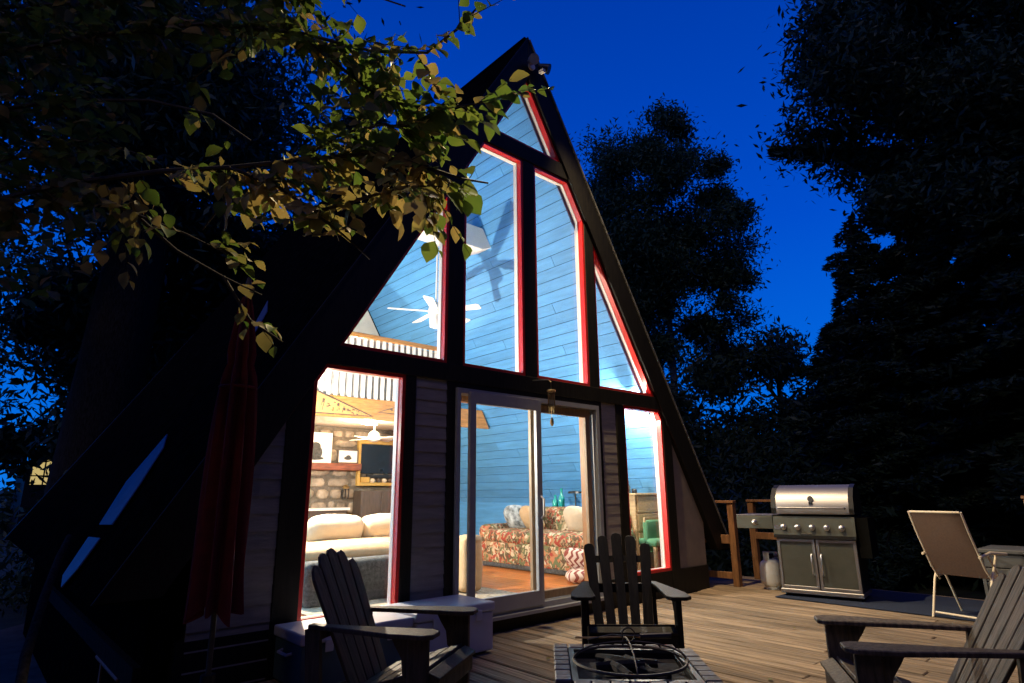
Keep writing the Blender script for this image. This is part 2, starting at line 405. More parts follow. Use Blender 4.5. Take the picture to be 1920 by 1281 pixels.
# ------------------------------------------------------------------ cabin shell
cab = thing('cabin', 'black A-frame cabin with a tall glazed gable lit from inside, red window trim', 'cabin')
def a_in(z): return .6 * (6.17 - z)
def a_out(z): return .605 * (6.78 - z)
for s in (-1, 1):
    zb = .45 if s < 0 else .30
    yb = 8.0
    P = [(0, 6.78), (s * a_out(zb), zb), (s * (a_out(zb) - .22), zb - .02), (0, 6.42)]
    MB().prism(P, 'y', -.03, yb).build('roof_slope', M['roof'], cab)
    # rake boards carry the glazing; a thin trim runs along their outer edge
    P = [(0, 6.815), (s * a_out(zb), zb), (s * (a_out(zb) - .40), zb), (s * a_in(1.4), 1.4), (0, 6.17)]
    P = [(0, 6.775), (s * (a_out(zb) - .003), zb), (s * a_in(zb), zb), (0, 6.17)]
    MB().prism(P, 'y', -.034, .10).build('rake_board', M['black_wood'], cab, bevel=.004)
    P = [(s * .02, 6.74), (s * (a_out(zb) - .006), zb), (s * (a_out(zb) - .030), zb), (s * .02, 6.70)]
    MB().prism(P, 'y', -.050, -.0345).build('rake_trim', M['bark_pale'] if s > 0 else M['black_wood'], cab)  # right trim pale, left black: the edge catching light is painted in
    # foot of the roof and knee wall
    MB().prism([(s * 3.16, -.95), (s * 3.45, -.95), (s * 3.45, .62), (s * 3.30, .62), (s * 3.16, .62)], 'y', .142, 7.9).build('knee_wall', M['roof'], cab)
MB().tube([(0, .02, 6.77), (0, 8.0, 6.77)], .035, 8).build('ridge_cap', M['roof'], cab)
MB().prism([(-3.9, .45), (3.9, .45), (0, 6.7)], 'y', 7.85, 7.98).build('rear_wall', M['black_wood'], cab)
# blue sheets on the left slope: the sky's reflection put in as plain colour
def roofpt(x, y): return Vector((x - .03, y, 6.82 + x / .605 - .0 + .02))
SKY_REFL = [[(-3.113, 1.854, 1.674), (-3.205, 1.505, 1.522), (-3.413, 1.211, 1.179), (-3.594, 1.022, 0.88), (-3.603, 1.526, 0.864), (-3.387, 1.916, 1.222)] ,
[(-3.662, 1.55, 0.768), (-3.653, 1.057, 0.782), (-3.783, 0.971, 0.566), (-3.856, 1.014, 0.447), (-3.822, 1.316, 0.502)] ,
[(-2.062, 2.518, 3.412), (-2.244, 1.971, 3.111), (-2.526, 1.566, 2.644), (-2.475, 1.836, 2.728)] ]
for q in SKY_REFL:
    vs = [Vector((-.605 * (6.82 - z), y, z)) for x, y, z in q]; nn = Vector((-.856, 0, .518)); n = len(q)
    MB().add([v + nn * .012 for v in vs] + [v + nn * .003 for v in vs], [tuple(range(n)), tuple(range(n, 2 * n))[::-1]] + [(i, (i + 1) % n, n + (i + 1) % n, n + i) for i in range(n)]).build('sky_reflection', M['sky_sheen'], cab)

# posts (x0, x1, z0, z1)
YF = 0.0
for x0, x1, z0, z1 in [(-2.69, -2.49, -.18, 2.169), (-1.61, -1.50, -.18, 2.169), (-1.14, -1.045, -.18, 2.169), (1.08, 1.16, -.18, 2.169), (1.45, 1.60, -.18, 2.169), (2.44, 2.62, -.18, 2.169),
                       (-1.15, -.96, 2.341, 4.9), (-.09, .085, 2.341, 4.999), (.98, 1.14, 2.341, 4.9)]:
    zt0, zt1 = z1, z1
    if abs(x0) > .9 and z0 > 2:
        lo, hi = (x0, x1)
        P = [(x0, z0), (x1, z0), (x1, min(5.0, 6.17 - abs(x1) / .6 + .05)), (x0, min(5.0, 6.17 - abs(x0) / .6 + .05))]
        MB().prism(P, 'y', YF, .14).build('post', M['black_wood'], cab, bevel=.003)
    else:
        MB().bb(x0, x1, YF, .14, z0, z1).build('post', M['black_wood'], cab, bevel=.003)
MB().prism([(-2.42, 2.17), (2.42, 2.17), (2.31, 2.34), (-2.31, 2.34)], 'y', -.01, .14).build('beam', M['black_wood'], cab, bevel=.004)
MB().prism([(-.71, 5.0), (.71, 5.0), (.59, 5.2), (-.59, 5.2)], 'y', -.01, .14).build('beam', M['black_wood'], cab, bevel=.004)
MB().bb(-3.3, -1.05, .01, .14, DZ - .3, .148).build('sill_board', M['black_wood'], cab)
MB().bb(1.10, 3.3, .01, .14, DZ - .3, .118).build('sill_board', M['black_wood'], cab)
MB().bb(-1.045, 1.10, .0, .2, DZ - .3, -.03).build('sill_board', M['black_wood'], cab)
MB().bb(-1.04, 1.08, .001, .14, 2.10, 2.169).build('door_head', M['black_wood'], cab)
# lap siding, each board a tilted plank
def siding(xa, xb, z0, z1, pitch=.1205, left_clip=None, pr=.009):
    z = z0
    while z < z1 - .02:
        zt = min(z + pitch, z1)
        x0, x1 = xa, xb
        if left_clip == -1: x0 = max(xa, -(a_out(zt) - .12))
        if x1 - x0 > .03:
            MB().add([(x0, pr, z), (x1, pr, z), (x1, .026, z), (x0, .026, z), (x0, .0205, zt + .004), (x1, .0205, zt + .004), (x1, .034, zt + .004), (x0, .034, zt + .004)],
                     [(0, 1, 5, 4), (0, 3, 2, 1), (3, 7, 6, 2), (4, 5, 6, 7), (0, 4, 7, 3), (1, 2, 6, 5)]).build('siding_board', M['siding'], cab)
        z += pitch
siding(-1.50, -1.14, .15, 2.168); siding(1.16, 1.45, .12, 2.168, pr=.0175)
siding(-3.25, -2.69, -.18, 2.02, .127, -1)
MB().bb(-1.50, -1.14, .04, .14, .15, 2.168).build('wall_panel', M['black_wood'], cab)
MB().bb(1.16, 1.45, .04, .14, .12, 2.168).build('wall_panel', M['black_wood'], cab)
MB().prism([(-3.25, -.18), (-2.69, -.18), (-2.69, 2.1), (-3.25, 1.3)], 'y', .045, .14).build('wall_panel', M['black_wood'], cab)
MB().prism([(2.62, .12), (3.30, .12), (3.30, 1.05), (2.62, 2.1)], 'y', .03, .14).build('wall_panel', M['panel'], cab)

# windows: red outer trim, white inner casing, pane
WIN = [
 [(-2.30, 2.34), (-1.15, 2.34), (-1.15, 4.253)],
 [(-.96, 2.34), (-.09, 2.34), (-.09, 5.0), (-.702, 5.0), (-.96, 4.57)],
 [(.085, 2.34), (.98, 2.34), (.98, 4.537), (.702, 5.0), (.085, 5.0)],
 [(1.14, 2.34), (2.30, 2.34), (1.14, 4.27)],
 [(-.582, 5.2), (.582, 5.2), (0, 6.17)],
 [(-2.49, .15), (-1.61, .15), (-1.61, 2.17), (-2.40, 2.17), (-2.49, 2.02)],
 [(1.60, .12), (2.44, .12), (2.44, 2.04), (2.375, 2.17), (1.60, 2.17)]]
for poly in WIN:
    fr = MB().ring(inset(poly, -.004), inset(poly, .034), .012, .052).build('window_frame', M['red'], cab)
    MB().ring(inset(poly, .001), inset(poly, .024), .0525, .089).build('stop_bead', M['red'], fr)
    MB().ring(inset(poly, .001), inset(poly, .030), .0895, .132).build('inner_casing', M['white'], fr)
    MB().ring(inset(poly, -.07), inset(poly, .024), .1405, .152).build('casing', M['white'], fr)
    q = inset(poly, .02); MB().prism(q, 'y', .100, .104).build('pane', M['glass'], fr)

# sliding patio door
def rect(x0, x1, z0, z1): return [(x0, z0), (x1, z0), (x1, z1), (x0, z1)]
df = MB().ring(rect(-1.045, 1.08, -.03, 2.11), rect(-1.0, 1.03, .02, 2.06), -.03, .19).build('door_frame', M['vinyl'], cab)
MB().ring(rect(-.999, 1.029, .021, 2.059), rect(-.94, .955, .035, 2.0), .10, .188).build('door_jamb', M['jamb'], df)
for (x0, x1, y0, nm) in [(-.90, .075, -.055, 'front'), (0.0, .975, .035, 'rear')]:
    pn = MB().ring(rect(x0, x1, .0 if nm == 'front' else .03, 2.085 if nm == 'front' else 2.05), rect(x0 + (.075), x1 - .075, .14 if nm == 'front' else .11, 1.965), y0, y0 + .045).build('door_panel', M['vinyl'] if nm == 'front' else M['tan_trim'], cab, bevel=.004)
    MB().prism(rect(x0 + .07, x1 - .07, .12, 1.97), 'y', y0 + .02, y0 + .025).build('pane', M['glass'], pn)
    if nm == 'front':
        MB().tube([(.045, -.057, .84), (.045, -.10, .87), (.045, -.10, 1.03), (.045, -.057, 1.06)], .011, 8).build('handle', M['white'], pn, smooth=True)
MB().bb(-1.04, 1.08, -.09, .0, -.06, -.031).build('threshold', M['vinyl'], cab)

# ------------------------------------------------------------------ cabin interior
def s_in(z): return .6 * (6.05 - z)
MB().prism([(0, 6.05), (s_in(.7), .7), (s_in(.7) + .05, .7), (0, 6.13)], 'y', .142, 5.5).build('ceiling_panel', M['groove'], cab)
MB().prism([(0, 6.05), (-s_in(.7), .7), (-s_in(.7) - .05, .7), (0, 6.13)], 'y', .142, 5.5).build('ceiling_panel', M['blue'], cab)
sd = Vector((.6, 0, -1)).normalized(); nrm = Vector((-1, 0, -.6)).normalized()
u = .02; row = 0; bm_cache = {}
while u < 6.0:
    w = .158
    cuts = [.145] + sorted(.6 + ((row * 1.93 + q * 2.6) % 5.0) for q in range(2)) + [5.47]
    for a, b in zip(cuts[:-1], cuts[1:]):
        if b - a < .08: continue
        L = round(b - a - .004, 2)
        if L not in bm_cache:
            bm_cache[L] = MB().bb(0, w - .009, 0, L, -.0, .014).mesh('ceiling_board', M['blue'])
        o = link('ceiling_board', bm_cache[L], cab)
        R = Matrix((sd, Vector((0, 1, 0)), sd.cross(Vector((0, 1, 0))))).transposed()
        z0 = Vector((0, a, 6.05)) + sd * u
        off = nrm if R.col[2].dot(nrm) < 0 else Vector((0, 0, 0))
        o.matrix_world = Matrix.Translation(z0 + off * .014) @ R.to_4x4()
    u += w; row += 1
for s in (-1, 1): MB().bb(s * 3.06, s * 3.12, .142, 5.5, .0, .95).build('knee_panel', M['blue'], cab)
MB().prism([(-2.2, 2.3), (2.2, 2.3), (0, 6.0)], 'y', 5.48, 5.54).build('loft_wall', M['cream_wall'], cab)
MB().prism([(-3.05, 0), (3.05, 0), (3.05, .95), (2.25, 2.3), (-2.25, 2.3), (-3.05, .95)], 'y', 5.48, 5.54).build('back_wall', M['cream_wall'], cab)
# floor of narrow orange boards
x = -3.4
fb = MB().bb(0, .116, 0, 5.3, -.02, 0).mesh('floor_board', M['floor_wood'], bevel=.002)
fl_ = thing('floor', '', ''); fl_['kind'] = 'structure'; del fl_['label']; del fl_['category']
while x < 3.4:
    o = link('floor_board', fb, fl_); o.location = (x, .19, .02); x += .118
MB().bb(-3.5, 3.5, .19, 5.5, -.14, -.001).build('subfloor', M['bark'], fl_)
# loft
MB().bb(-2.12, 2.12, 3.51, 5.47, 2.27, 2.44).build('loft_floor', M['ceil_white'], cab)
MB().prism([(-2.24, 2.19), (2.24, 2.19), (2.08, 2.50), (-2.08, 2.50)], 'y', 3.45, 3.51).build('loft_fascia', M['honey'], cab)
rl = MB().bb(-1.50, 1.50, 3.43, 3.51, 3.43, 3.50).build('loft_rail', M['honey'], cab, bevel=.01)
bal = MB().bb(-.026, .026, -.012, .012, 0, .93).mesh('baluster', M['white'])
i = 0
while i < 27:
    o = link('baluster', bal, rl); o.location = (-1.43 + i * .11, 3.47, 2.50); i += 1
MB().bb(-1.5, 1.5, 3.515, 3.525, 2.50, 3.42).build('backing_sheet', mat('sheet', (.45, .45, .46), .5, var=.15, scale=7), rl)
# white boxed collar tie
MB().prism([(-.84, 4.66), (-.66, 4.58), (.66, 4.58), (.84, 4.66), (.68, 4.92), (-.68, 4.92)], 'y', 1.70, 2.02).build('collar_tie', M['white'], cab, bevel=.01)

# stone fireplace wall, every stone set proud of the mortar
fw = thing('stone_wall', 'fieldstone fireplace wall under the loft, seen through the lower left window', 'stone wall')
MB().bb(-2.4, 2.4, 5.36, 5.47, .02, 2.26).build('mortar', M['mortar'], fw)
zz = .03; r_ = 0
rs = random.Random(3)
while zz < 2.2:
    h = rs.uniform(.15, .34); h = min(h, 2.25 - zz); xx = -2.3 + rs.uniform(0, .1)
    while xx < 2.3:
        w = rs.uniform(.14, .50); n = rs.choice([5, 6, 7]); ee = rs.uniform(2.2, 6); w_ph = rs.uniform(0, 6); cx, cz = xx + w / 2, zz + h / 2
        ring = []
        for q in range(n * 2):
            a = 2 * PI * q / (n * 2); e = ee
            rx = (abs(math.cos(a)) ** (2 / e)) * math.copysign(1, math.cos(a)) * (w / 2 - .008) * rs.uniform(.90, 1.0) * (1 - .10 * math.sin(2 * a + w_ph) ** 2)
            rz = (abs(math.sin(a)) ** (2 / e)) * math.copysign(1, math.sin(a)) * (h / 2 - .008) * rs.uniform(.88, 1.0) * (1 - .12 * math.sin(3 * a + w_ph) ** 2)
            ring.append((cx + rx, cz + rz))
        d = rs.uniform(.02, .06); m = MB(); nn = len(ring)
        m.add([(a, 5.362, b) for a, b in ring] + [(cx + (a - cx) * .96, 5.36 - d * .6, cz + (b - cz) * .96) for a, b in ring] + [(cx + (a - cx) * .72, 5.36 - d, cz + (b - cz) * .72) for a, b in ring],
              [(i, (i + 1) % nn, nn + (i + 1) % nn, nn + i) for i in range(nn)] + [(nn + i, nn + (i + 1) % nn, 2 * nn + (i + 1) % nn, 2 * nn + i) for i in range(nn)] + [tuple(range(2 * nn, 3 * nn))])
        m.build('stone', M['stone'], fw, smooth=True); xx += w
    zz += h; r_ += 1
MB().bb(-1.6, .72, 5.14, 5.30, 1.50, 1.62).build('mantel', M['mantel'], fw, bevel=.01)
MB().bb(-.9, .44, 4.95, 5.29, .84, .88).build('hearth_shelf', M['white'], fw)
MB().bb(-.9, .40, 5.0, 5.29, .02, .839).build('stove_front', M['dark_cab'], fw)

# ------------------------------------------------------------------ interior things
def picture(x0, x1, z0, z1, y, lab, fm, blob):
    t = thing('picture', lab, 'picture', ((x0 + x1) / 2, y, z0)); w = (x1 - x0) / 2; h = z1 - z0
    MB().ring(rect(-w, w, 0, h), rect(-w + .018, w - .018, .018, h - .018), -.025, 0).build('frame', fm, t)
    MB().prism(rect(-w + .01, w - .01, .01, h - .01), 'y', -.012, -.002).build('mat_board', M['paper'], t)
    m = MB()
    for (cx, cz, rx, rz) in blob:
        m.prism([(cx * w + rx * w * math.cos(a), cz * h + rz * h * math.sin(a)) for a in [2 * PI * q / 14 for q in range(14)]], 'y', -.0150 - .0005 * len(m.v) / 28, -.013)
    m.build('print', M['ink'], t)
picture(-.62, .16, 1.622, 2.13, 5.22, 'larger white framed print of a dark hooded shape at the left end of the mantel', M['white'], [(.25, .34, .34, .26), (.25, .54, .25, .14), (.25, .15, .42, .06)])
picture(.27, .66, 1.622, 1.86, 5.20, 'smaller dark framed print of a low rounded shape on the mantel beside the television', M['dark_cab'], [(0, .38, .38, .13), (.05, .50, .22, .1)])
t = thing('television', 'flat black television in a yellow wooden frame on the stone wall', 'television', (1.18, 5.3, 1.30))
MB().ring(rect(-.50, .62, -.06, .76), rect(-.45, .57, .0, .68), -.10, -.02).build('frame', M['frame_yel'], t, bevel=.006)
MB().bb(-.44, .56, -.06, -.03, .16, .67).build('screen', M['screen'], t)
MB().bb(-.30, .48, -.065, -.03, .08, .14).build('speaker_bar', M['black_metal'], t)
MB().bb(-.44, -.28, -.13, -.05, .0, .09).build('clock_box', M['frame_yel'], t)
for i in range(5): MB().lathe([(.035, 0), (.05, .03), (.03, .07)], (-.2 + i * .12, -.09, .0), 8).build('trinket', M['dark_cab'] if i % 2 else M['pillow_w'], t)
t = thing('cupboard', 'tall dark brown cupboard under the television against the stone wall', 'cupboard', (1.10, 5.1, .02))
MB().bb(-.46, .30, -.15, .15, 0, 1.14).build('carcass', M['dark_cab'], t, bevel=.006)
for s in (-.27, .11): MB().bb(s - .18, s + .18, -.17, -.151, .03, 1.10).build('door', M['dark_cab'], t, bevel=.004)
t = thing('candle_sconce', 'black iron candle sconce with a yellow glass top hanging on the stones', 'sconce', (.48, 5.29, 1.02))
MB().lathe([(.05, .17), (.06, .2), (.02, .24)], (0, -.06, 0), 10).build('cup', M['brass'], t)
m = MB(); m.tube([(0, -.0, .2), (0, -.06, .16)], .008, 6)
for s in (-.06, 0, .06): m.tube([(s, -.05, .17), (s * 1.1, -.05, .09), (s * .9, -.05, 0)], .010, 6)
m.build('bracket', M['black_metal'], t)

def fan(loc, lab, n, R, rod, rot, downlight=True):
    t = thing('ceiling_fan', lab, 'ceiling fan', loc, rot)
    MB().tube([(0, 0, .12), (0, 0, rod)], .013, 8).build('down_rod', M['white'], t)
    MB().lathe([(.05, rod - .04), (.07, rod - .0)], n=14).build('canopy', M['white'], t)
    MB().lathe([(.03, .16), (.085, .12), (.11, .05), (.11, 0), (.05, -.03)], n=18).build('motor', M['white'], t, smooth=True)
    if downlight: MB().lathe([(.05, -.031), (.085, -.07), (.08, -.20), (.02, -.22)], n=16).build('light_shade', M['white'], t, smooth=True)
    bl = MB().add([(.10, -.03, .028), (.19, -.055, .034), (R - .03, -.068, .04), (R, -.045, .037), (R, .045, .013), (R - .03, .068, .01), (.19, .055, .016), (.10, .03, .022)] +
                  [(.10, -.03, .022), (.19, -.055, .028), (R - .03, -.068, .034), (R, -.045, .031), (R, .045, .007), (R - .03, .068, .004), (.19, .055, .010), (.10, .03, .016)],
                  [tuple(range(8)), tuple(range(8, 16))[::-1]] + [(i, (i + 1) % 8, 8 + (i + 1) % 8, 8 + i) for i in range(8)]).mesh('blade', M['white'])
    for i in range(n):
        o = link('blade', bl, t); o.rotation_euler = (0, 0, 2 * PI * i / n)
    return t
fan((0, 1.90, 3.52), 'white five-blade ceiling fan hanging on a long rod from the boxed collar tie', 5, .66, 1.06, math.radians(10))
fan((.55, 4.45, 1.98), 'white ceiling fan close under the loft ceiling in front of the stone wall', 4, .48, .285, math.radians(25), False)

# left sofa with cream linen and grey blanket
t = thing('sofa', 'cream linen sofa bed with a dark grey blanket, just inside the lower left window', 'sofa', (-.85, 1.9, .02))
soft('base', (2.0, .95, .34), M['throw'], t, (0, 0, .18), r=.05)
soft('mattress', (2.06, 1.02, .22), M['linen'], t, (0, -.02, .44), r=.09, puff=.03, lump=.004)
soft('backrest', (2.0, .26, .42), M['linen'], t, (0, .52, .46), r=.09, puff=.03)
t2 = soft('blanket', (2.08, .30, .42), M['throw'], None, (-.85, 1.36, .24), r=.05, puff=.02, lump=.005)
tag(t2, 'dark grey knitted blanket hanging over the front of the cream sofa bed', 'blanket')
tag(soft('pillow', (.66, .20, .30), M['pillow_w'], None, (-1.20, 2.10, .71), (.35, 0, .05), r=.08, puff=.025, lump=.007), 'white pillow at the left end of the cream sofa bed', 'pillow', 'white pillows on the sofa bed')
tag(soft('pillow', (.76, .20, .30), M['pillow_w'], None, (-.46, 2.12, .70), (.35, 0, -.05), r=.08, puff=.025, lump=.007), 'white pillow at the right end of the cream sofa bed', 'pillow', 'white pillows on the sofa bed')
o = soft('rug', (2.2, 1.0, .016), M['rug'], None, (-.9, .85, .030), r=.007); tag(o, 'pale brown rug on the floor in front of the cream sofa bed', 'rug')

# floral sofa along the blue slope
t = thing('floral_sofa', 'red and tan floral sofa along the blue wall behind the patio door', 'sofa', (2.05, 1.75, .02))
soft('base', (.86, 2.30, .34), M['floral'], t, (0, 0, .22), r=.05)
for y in (-.55, .55): soft('seat_cushion', (.72, 1.08, .18), M['floral'], t, (-.08, y, .44), r=.06, puff=.03)
soft('backrest', (.26, 2.26, .48), M['floral'], t, (.34, 0, .60), (0, .1, 0), r=.09, puff=.03)
for y in (-1.12, 1.12): soft('armrest', (.84, .24, .58), M['floral'], t, (-.02, y, .32), r=.1)
soft('skirt', (.84, 2.26, .09), M['throw'], t, (0, 0, .05), r=.02)
tag(soft('pillow', (.34, .36, .13), M['pillow_w'], None, (2.02, 1.24, .72), (0, 1.1, 0), r=.06, puff=.05, lump=.004), 'large white pillow on the right half of the floral sofa', 'pillow')
tag(soft('pillow', (.36, .40, .15), mat('pillow_blue', (.45, .50, .52), .9, var=.5, scale=9), None, (2.00, 2.45, .72), (0, 1.0, .2), r=.06, puff=.05), 'pale blue patterned pillow on the left half of the floral sofa', 'pillow')
tag(soft('pillow', (.34, .36, .15), M['linen'], None, (1.98, 2.12, .72), (0, 1.0, -.2), r=.06, puff=.05), 'plain cream pillow beside the pale blue pillow on the floral sofa', 'pillow')
tag(soft('floor_cushion', (.50, .50, .16), M['zigzag'], None, (1.62, .72, .20), (.2, .55, .35), r=.07, puff=.06), 'red and cream zigzag cushion on the floor in front of the floral sofa', 'cushion')
tag(soft('floor_cushion', (.46, .46, .13), M['zigzag'], None, (1.45, .60, .09), (0, .05, .8), r=.06, puff=.03), 'flat zigzag cushion lying beneath the tilted one on the orange floor', 'cushion')
t = thing('draped_stool', 'stool draped with a cream throw at the left edge of the patio door', 'stool', (-.16, .95, .02))
soft('seat', (.24, .28, .10), M['linen'], t, (0, 0, .56), r=.04, puff=.02, lump=.006)
soft('throw', (.26, .30, .56), M['linen'], t, (0, 0, .32), r=.05, puff=.01, lump=.010)
# side table behind the sofa with bottles
t = thing('console_table', 'narrow dark console table behind the floral sofa', 'table', (2.66, 1.9, .02))
MB().bb(-.13, .13, -.7, .7, .80, .83).build('table_top', M['dark_cab'], t)
for y in (-.66, .66):
    MB().bb(-.11, -.08, y - .015, y + .015, 0, .80).build('leg', M['dark_cab'], t); MB().bb(.08, .11, y - .015, y + .015, 0, .80).build('leg', M['dark_cab'], t)
for y, h, l in ((2.28, .20, 'short squat teal glass bottle, leftmost on the console table'), (2.14, .30, 'tall teal glass bottle in the middle of the console table')):
    tag(MB().lathe([(.04, 0), (.05, .03), (.05, h * .55), (.018, h * .75), (.018, h), (.024, h + .01)], (2.66, y, .851), 12).build('bottle', M['bottle_teal'], smooth=True), l, 'bottle')
t = thing('table_lamp', 'small black metal lamp with a flat shade on the console table', 'lamp', (2.66, 1.84, .851))
MB().lathe([(.06, 0), (.05, .015), (.012, .03), (.012, .24)], n=12).build('stem', M['black_metal'], t)
MB().lathe([(.12, .23), (.11, .26), (.02, .27)], n=16).build('shade', M['black_metal'], t)
# dresser in the right window
t = thing('dresser', 'pale wooden dresser standing inside the lower right window', 'dresser', (2.52, .80, .02))
MB().bb(-.10, .46, -.28, .28, 0, 1.03).build('carcass', M['dresser'], t, bevel=.006)
MB().bb(-.13, .49, -.31, .31, 1.031, 1.06).build('top', M['dresser'], t, bevel=.004)
for z in (.06, .31, .56, .80): MB().bb(-.06, .42, -.295, -.281, z, z + .22).build('drawer', M['dresser'], t, bevel=.003)
tag(MB().lathe([(.03, 0), (.035, .02), (.035, .09), (.015, .12), (.015, .17)], (2.57, .74, 1.081), 10).build('bottle', M['steel_dark'], smooth=True), 'dark slim bottle on top of the pale dresser', 'bottle')
tag(MB().lathe([(.04, 0), (.04, .05), (.03, .06)], (2.68, .72, 1.081), 10).build('jar', M['black_metal'], smooth=True), 'small black jar beside the bottle on the pale dresser', 'jar')
t = thing('green_chair', 'low green cushioned chair in front of the pale dresser', 'chair', (2.62, .36, .02))
soft('seat_cushion', (.42, .30, .10), M['green_cloth'], t, (0, 0, .42), r=.04); soft('back_cushion', (.42, .08, .42), M['green_cloth'], t, (0, .02, .50), r=.03)
MB().bb(-.22, .22, .0, .03, .68, .74).build('top_rail', M['dresser'], t)
for x in (-.19, .19):
    MB().bb(x - .02, x + .02, -.14, -.10, 0, .37).build('leg', M['dresser'], t); MB().bb(x - .02, x + .02, .10, .14, 0, .37).build('leg', M['dresser'], t)

# felt pennants pinned on the loft fascia
def pennant(x0, z0, L, ang, lab):
    t = thing('pennant', lab, 'pennant', (x0, 3.44, z0)); t.rotation_euler = (0, ang, 0)
    MB().prism([(0, -.17), (0, .17), (L, 0)], 'y', -.006, 0).build('felt', mat('felt' + str(x0), (.50, .27, .10), .9, var=.1), t)
    m = MB()
    m.prism([(0, .17), (L, 0), (L - .05, 0), (.02, .145)], 'y', -.009, -.0065); m.prism([(0, -.17), (.02, -.145), (L - .05, 0), (L, 0)], 'y', -.0092, -.0067)
    x = .10; rq = random.Random(int(L * 100 + x0 * 10))
    while x < L * .74:
        h = .115 * (1 - x / L)
        for q in range(4):
            zc = rq.uniform(-h, h) * .8; dx = rq.uniform(0, .05)
            m.prism(rect(x + dx, x + dx + rq.choice((.010, .035)), zc - rq.choice((.008, h * .45)), zc + .008), 'y', -.0100 - q * .0006, -.0075)
        x += .078
    m.build('lettering', M['dark_cab'], t)
pennant(-.98, 2.38, .95, math.radians(9), 'tan triangular pennant with dark block letters, pointing right on the loft fascia')
pennant(.95, 2.45, .95, math.radians(171), 'second tan pennant on the loft fascia, its tip meeting the tip of the first')

# lamps
def plight(loc, w, col, r, parent=None, name='lamp_light'):
    l = bpy.data.lights.new(name, 'POINT'); l.energy = w; l.color = col; l.shadow_soft_size = r
    o = bpy.data.objects.new(name, l); COL.objects.link(o); o.location = loc
    if parent: o.parent = parent
    return o
WARM = (1.0, 0.80, 0.55)
t = thing('floor_lamp', 'tall white uplighter floor lamp behind the left window post', 'lamp', (-1.74, 2.02, .02))
MB().lathe([(.15, 0), (.14, .03), (.02, .05)], n=16).build('base', M['white'], t); MB().tube([(0, 0, .05), (0, 0, 1.58)], .012, 8).build('pole', M['white'], t)
MB().lathe([(.015, 1.58), (.022, 1.62), (.012, 1.66)], n=12).build('bulb', M['bulb'], t, smooth=True)
plight((0, 0, 1.74), 700, (1.0, .84, .62), .035, t)
t = thing('loft_lamp', 'glowing globe lamp behind the loft balusters', 'lamp', (.0, 4.1, 2.45))
MB().lathe([(.08, 0), (.02, .04), (.02, .55)], n=12).build('stem', M['brass'], t)
MB().lathe([(.03, .55), (.06, .60), (.07, .66), (.05, .72), (.02, .74)], n=16).build('globe', M['bulb'], t, smooth=True)
plight((0, 0, .90), 85, WARM, .08, t)
t = thing('ceiling_light', 'round white ceiling light under the loft', 'lamp', (.3, 4.2, 2.20))
MB().lathe([(.14, .065), (.13, .02), (.05, 0)], n=18).build('diffuser', M['lampshade'], t, smooth=True)
plight((0, 0, -.12), 75, (1.0, .74, .45), .09, t)
t = thing('wall_lamp', 'small white spot lamp fixed behind the header of the right window', 'lamp', (2.05, .30, 2.24))
MB().lathe([(.03, 0), (.045, .05), (.03, .07)], n=12).build('housing', M['white'], t)
plight((0, 0, -.05), 180, (1.0, .88, .72), .03, t)

# ------------------------------------------------------------------ gable floodlight, wind chime
t = thing('floodlight', 'twin-headed floodlight with a motion sensor at the peak of the gable', 'floodlight', (.02, -.05, 6.32))
MB().lathe([(.05, 0), (.05, .03)], axis='y', c=(0, -.03, 0), n=12).build('mount', M['white'], t)
for (x, rot) in ((-.06, (-35, -20)), (.14, (-30, 40))):
    h = MB().lathe([(.035, .06), (.05, .0), (.065, -.07), (.068, -.085), (.060, -.085)], axis='y', n=16).build('lamp_head', M['black_metal'] if x > 0 else M['vinyl'], t, smooth=True)
    h.location = (x, -.08, .02); h.rotation_euler = (math.radians(25), 0, math.radians(rot[1]))
    ln = MB().lathe([(.059, -.075), (.01, -.08)], axis='y', n=16).build('lens', M['flood_lens'], h)
m = MB().box((.10, -.10, -.07), (.05, .07, .04)); m.build('sensor', M['white'], t)
l = bpy.data.lights.new('flood_beam', 'SPOT'); l.energy = 1900; l.color = (1.0, .74, .38); l.spot_size = math.radians(76); l.spot_blend = .8; l.shadow_soft_size = .06
o = bpy.data.objects.new('flood_beam', l); COL.objects.link(o); o.location = (.25, -.32, 6.20)
o.rotation_euler = (Vector((2.4, -2.7, -.2)) - o.location).to_track_quat('-Z', 'Y').to_euler()

l = bpy.data.lights.new('flood_beam', 'SPOT'); l.energy = 2100; l.color = (1.0, .78, .42); l.spot_size = math.radians(38); l.spot_blend = .9; l.shadow_soft_size = .06
o = bpy.data.objects.new('flood_beam', l); COL.objects.link(o); o.location = (-.15, -.34, 6.20)
o.rotation_euler = (Vector((-2.98, -2.28, 2.75)) - o.location).to_track_quat('-Z', 'Y').to_euler()

t = thing('wind_chime', 'small brass wind chime hanging above the patio door', 'wind chime', (.05, -.24, 1.78))
MB().tube([(-.05, .24, .52), (-.04, .0, .50), (0, 0, .48)], .006, 6).build('bracket', M['alu'], t)
MB().lathe([(.045, .37), (.05, .38), (.045, .39)], n=14).build('top_disc', M['brass'], t)
for i in range(6):
    a = i * PI / 3; MB().tube([(.035 * math.cos(a), .035 * math.sin(a), .36), (.035 * math.cos(a), .035 * math.sin(a), .14 + .03 * (i % 3))], .006, 6).build('chime_tube', M['brass'], t)
MB().tube([(0, 0, .48), (0, 0, .05)], .002, 4).build('cord', M['brass'], t); MB().lathe([(.005, 0), (.022, .03), (.018, .07), (.003, .1)], n=8).build('wind_catcher', M['brass'], t)

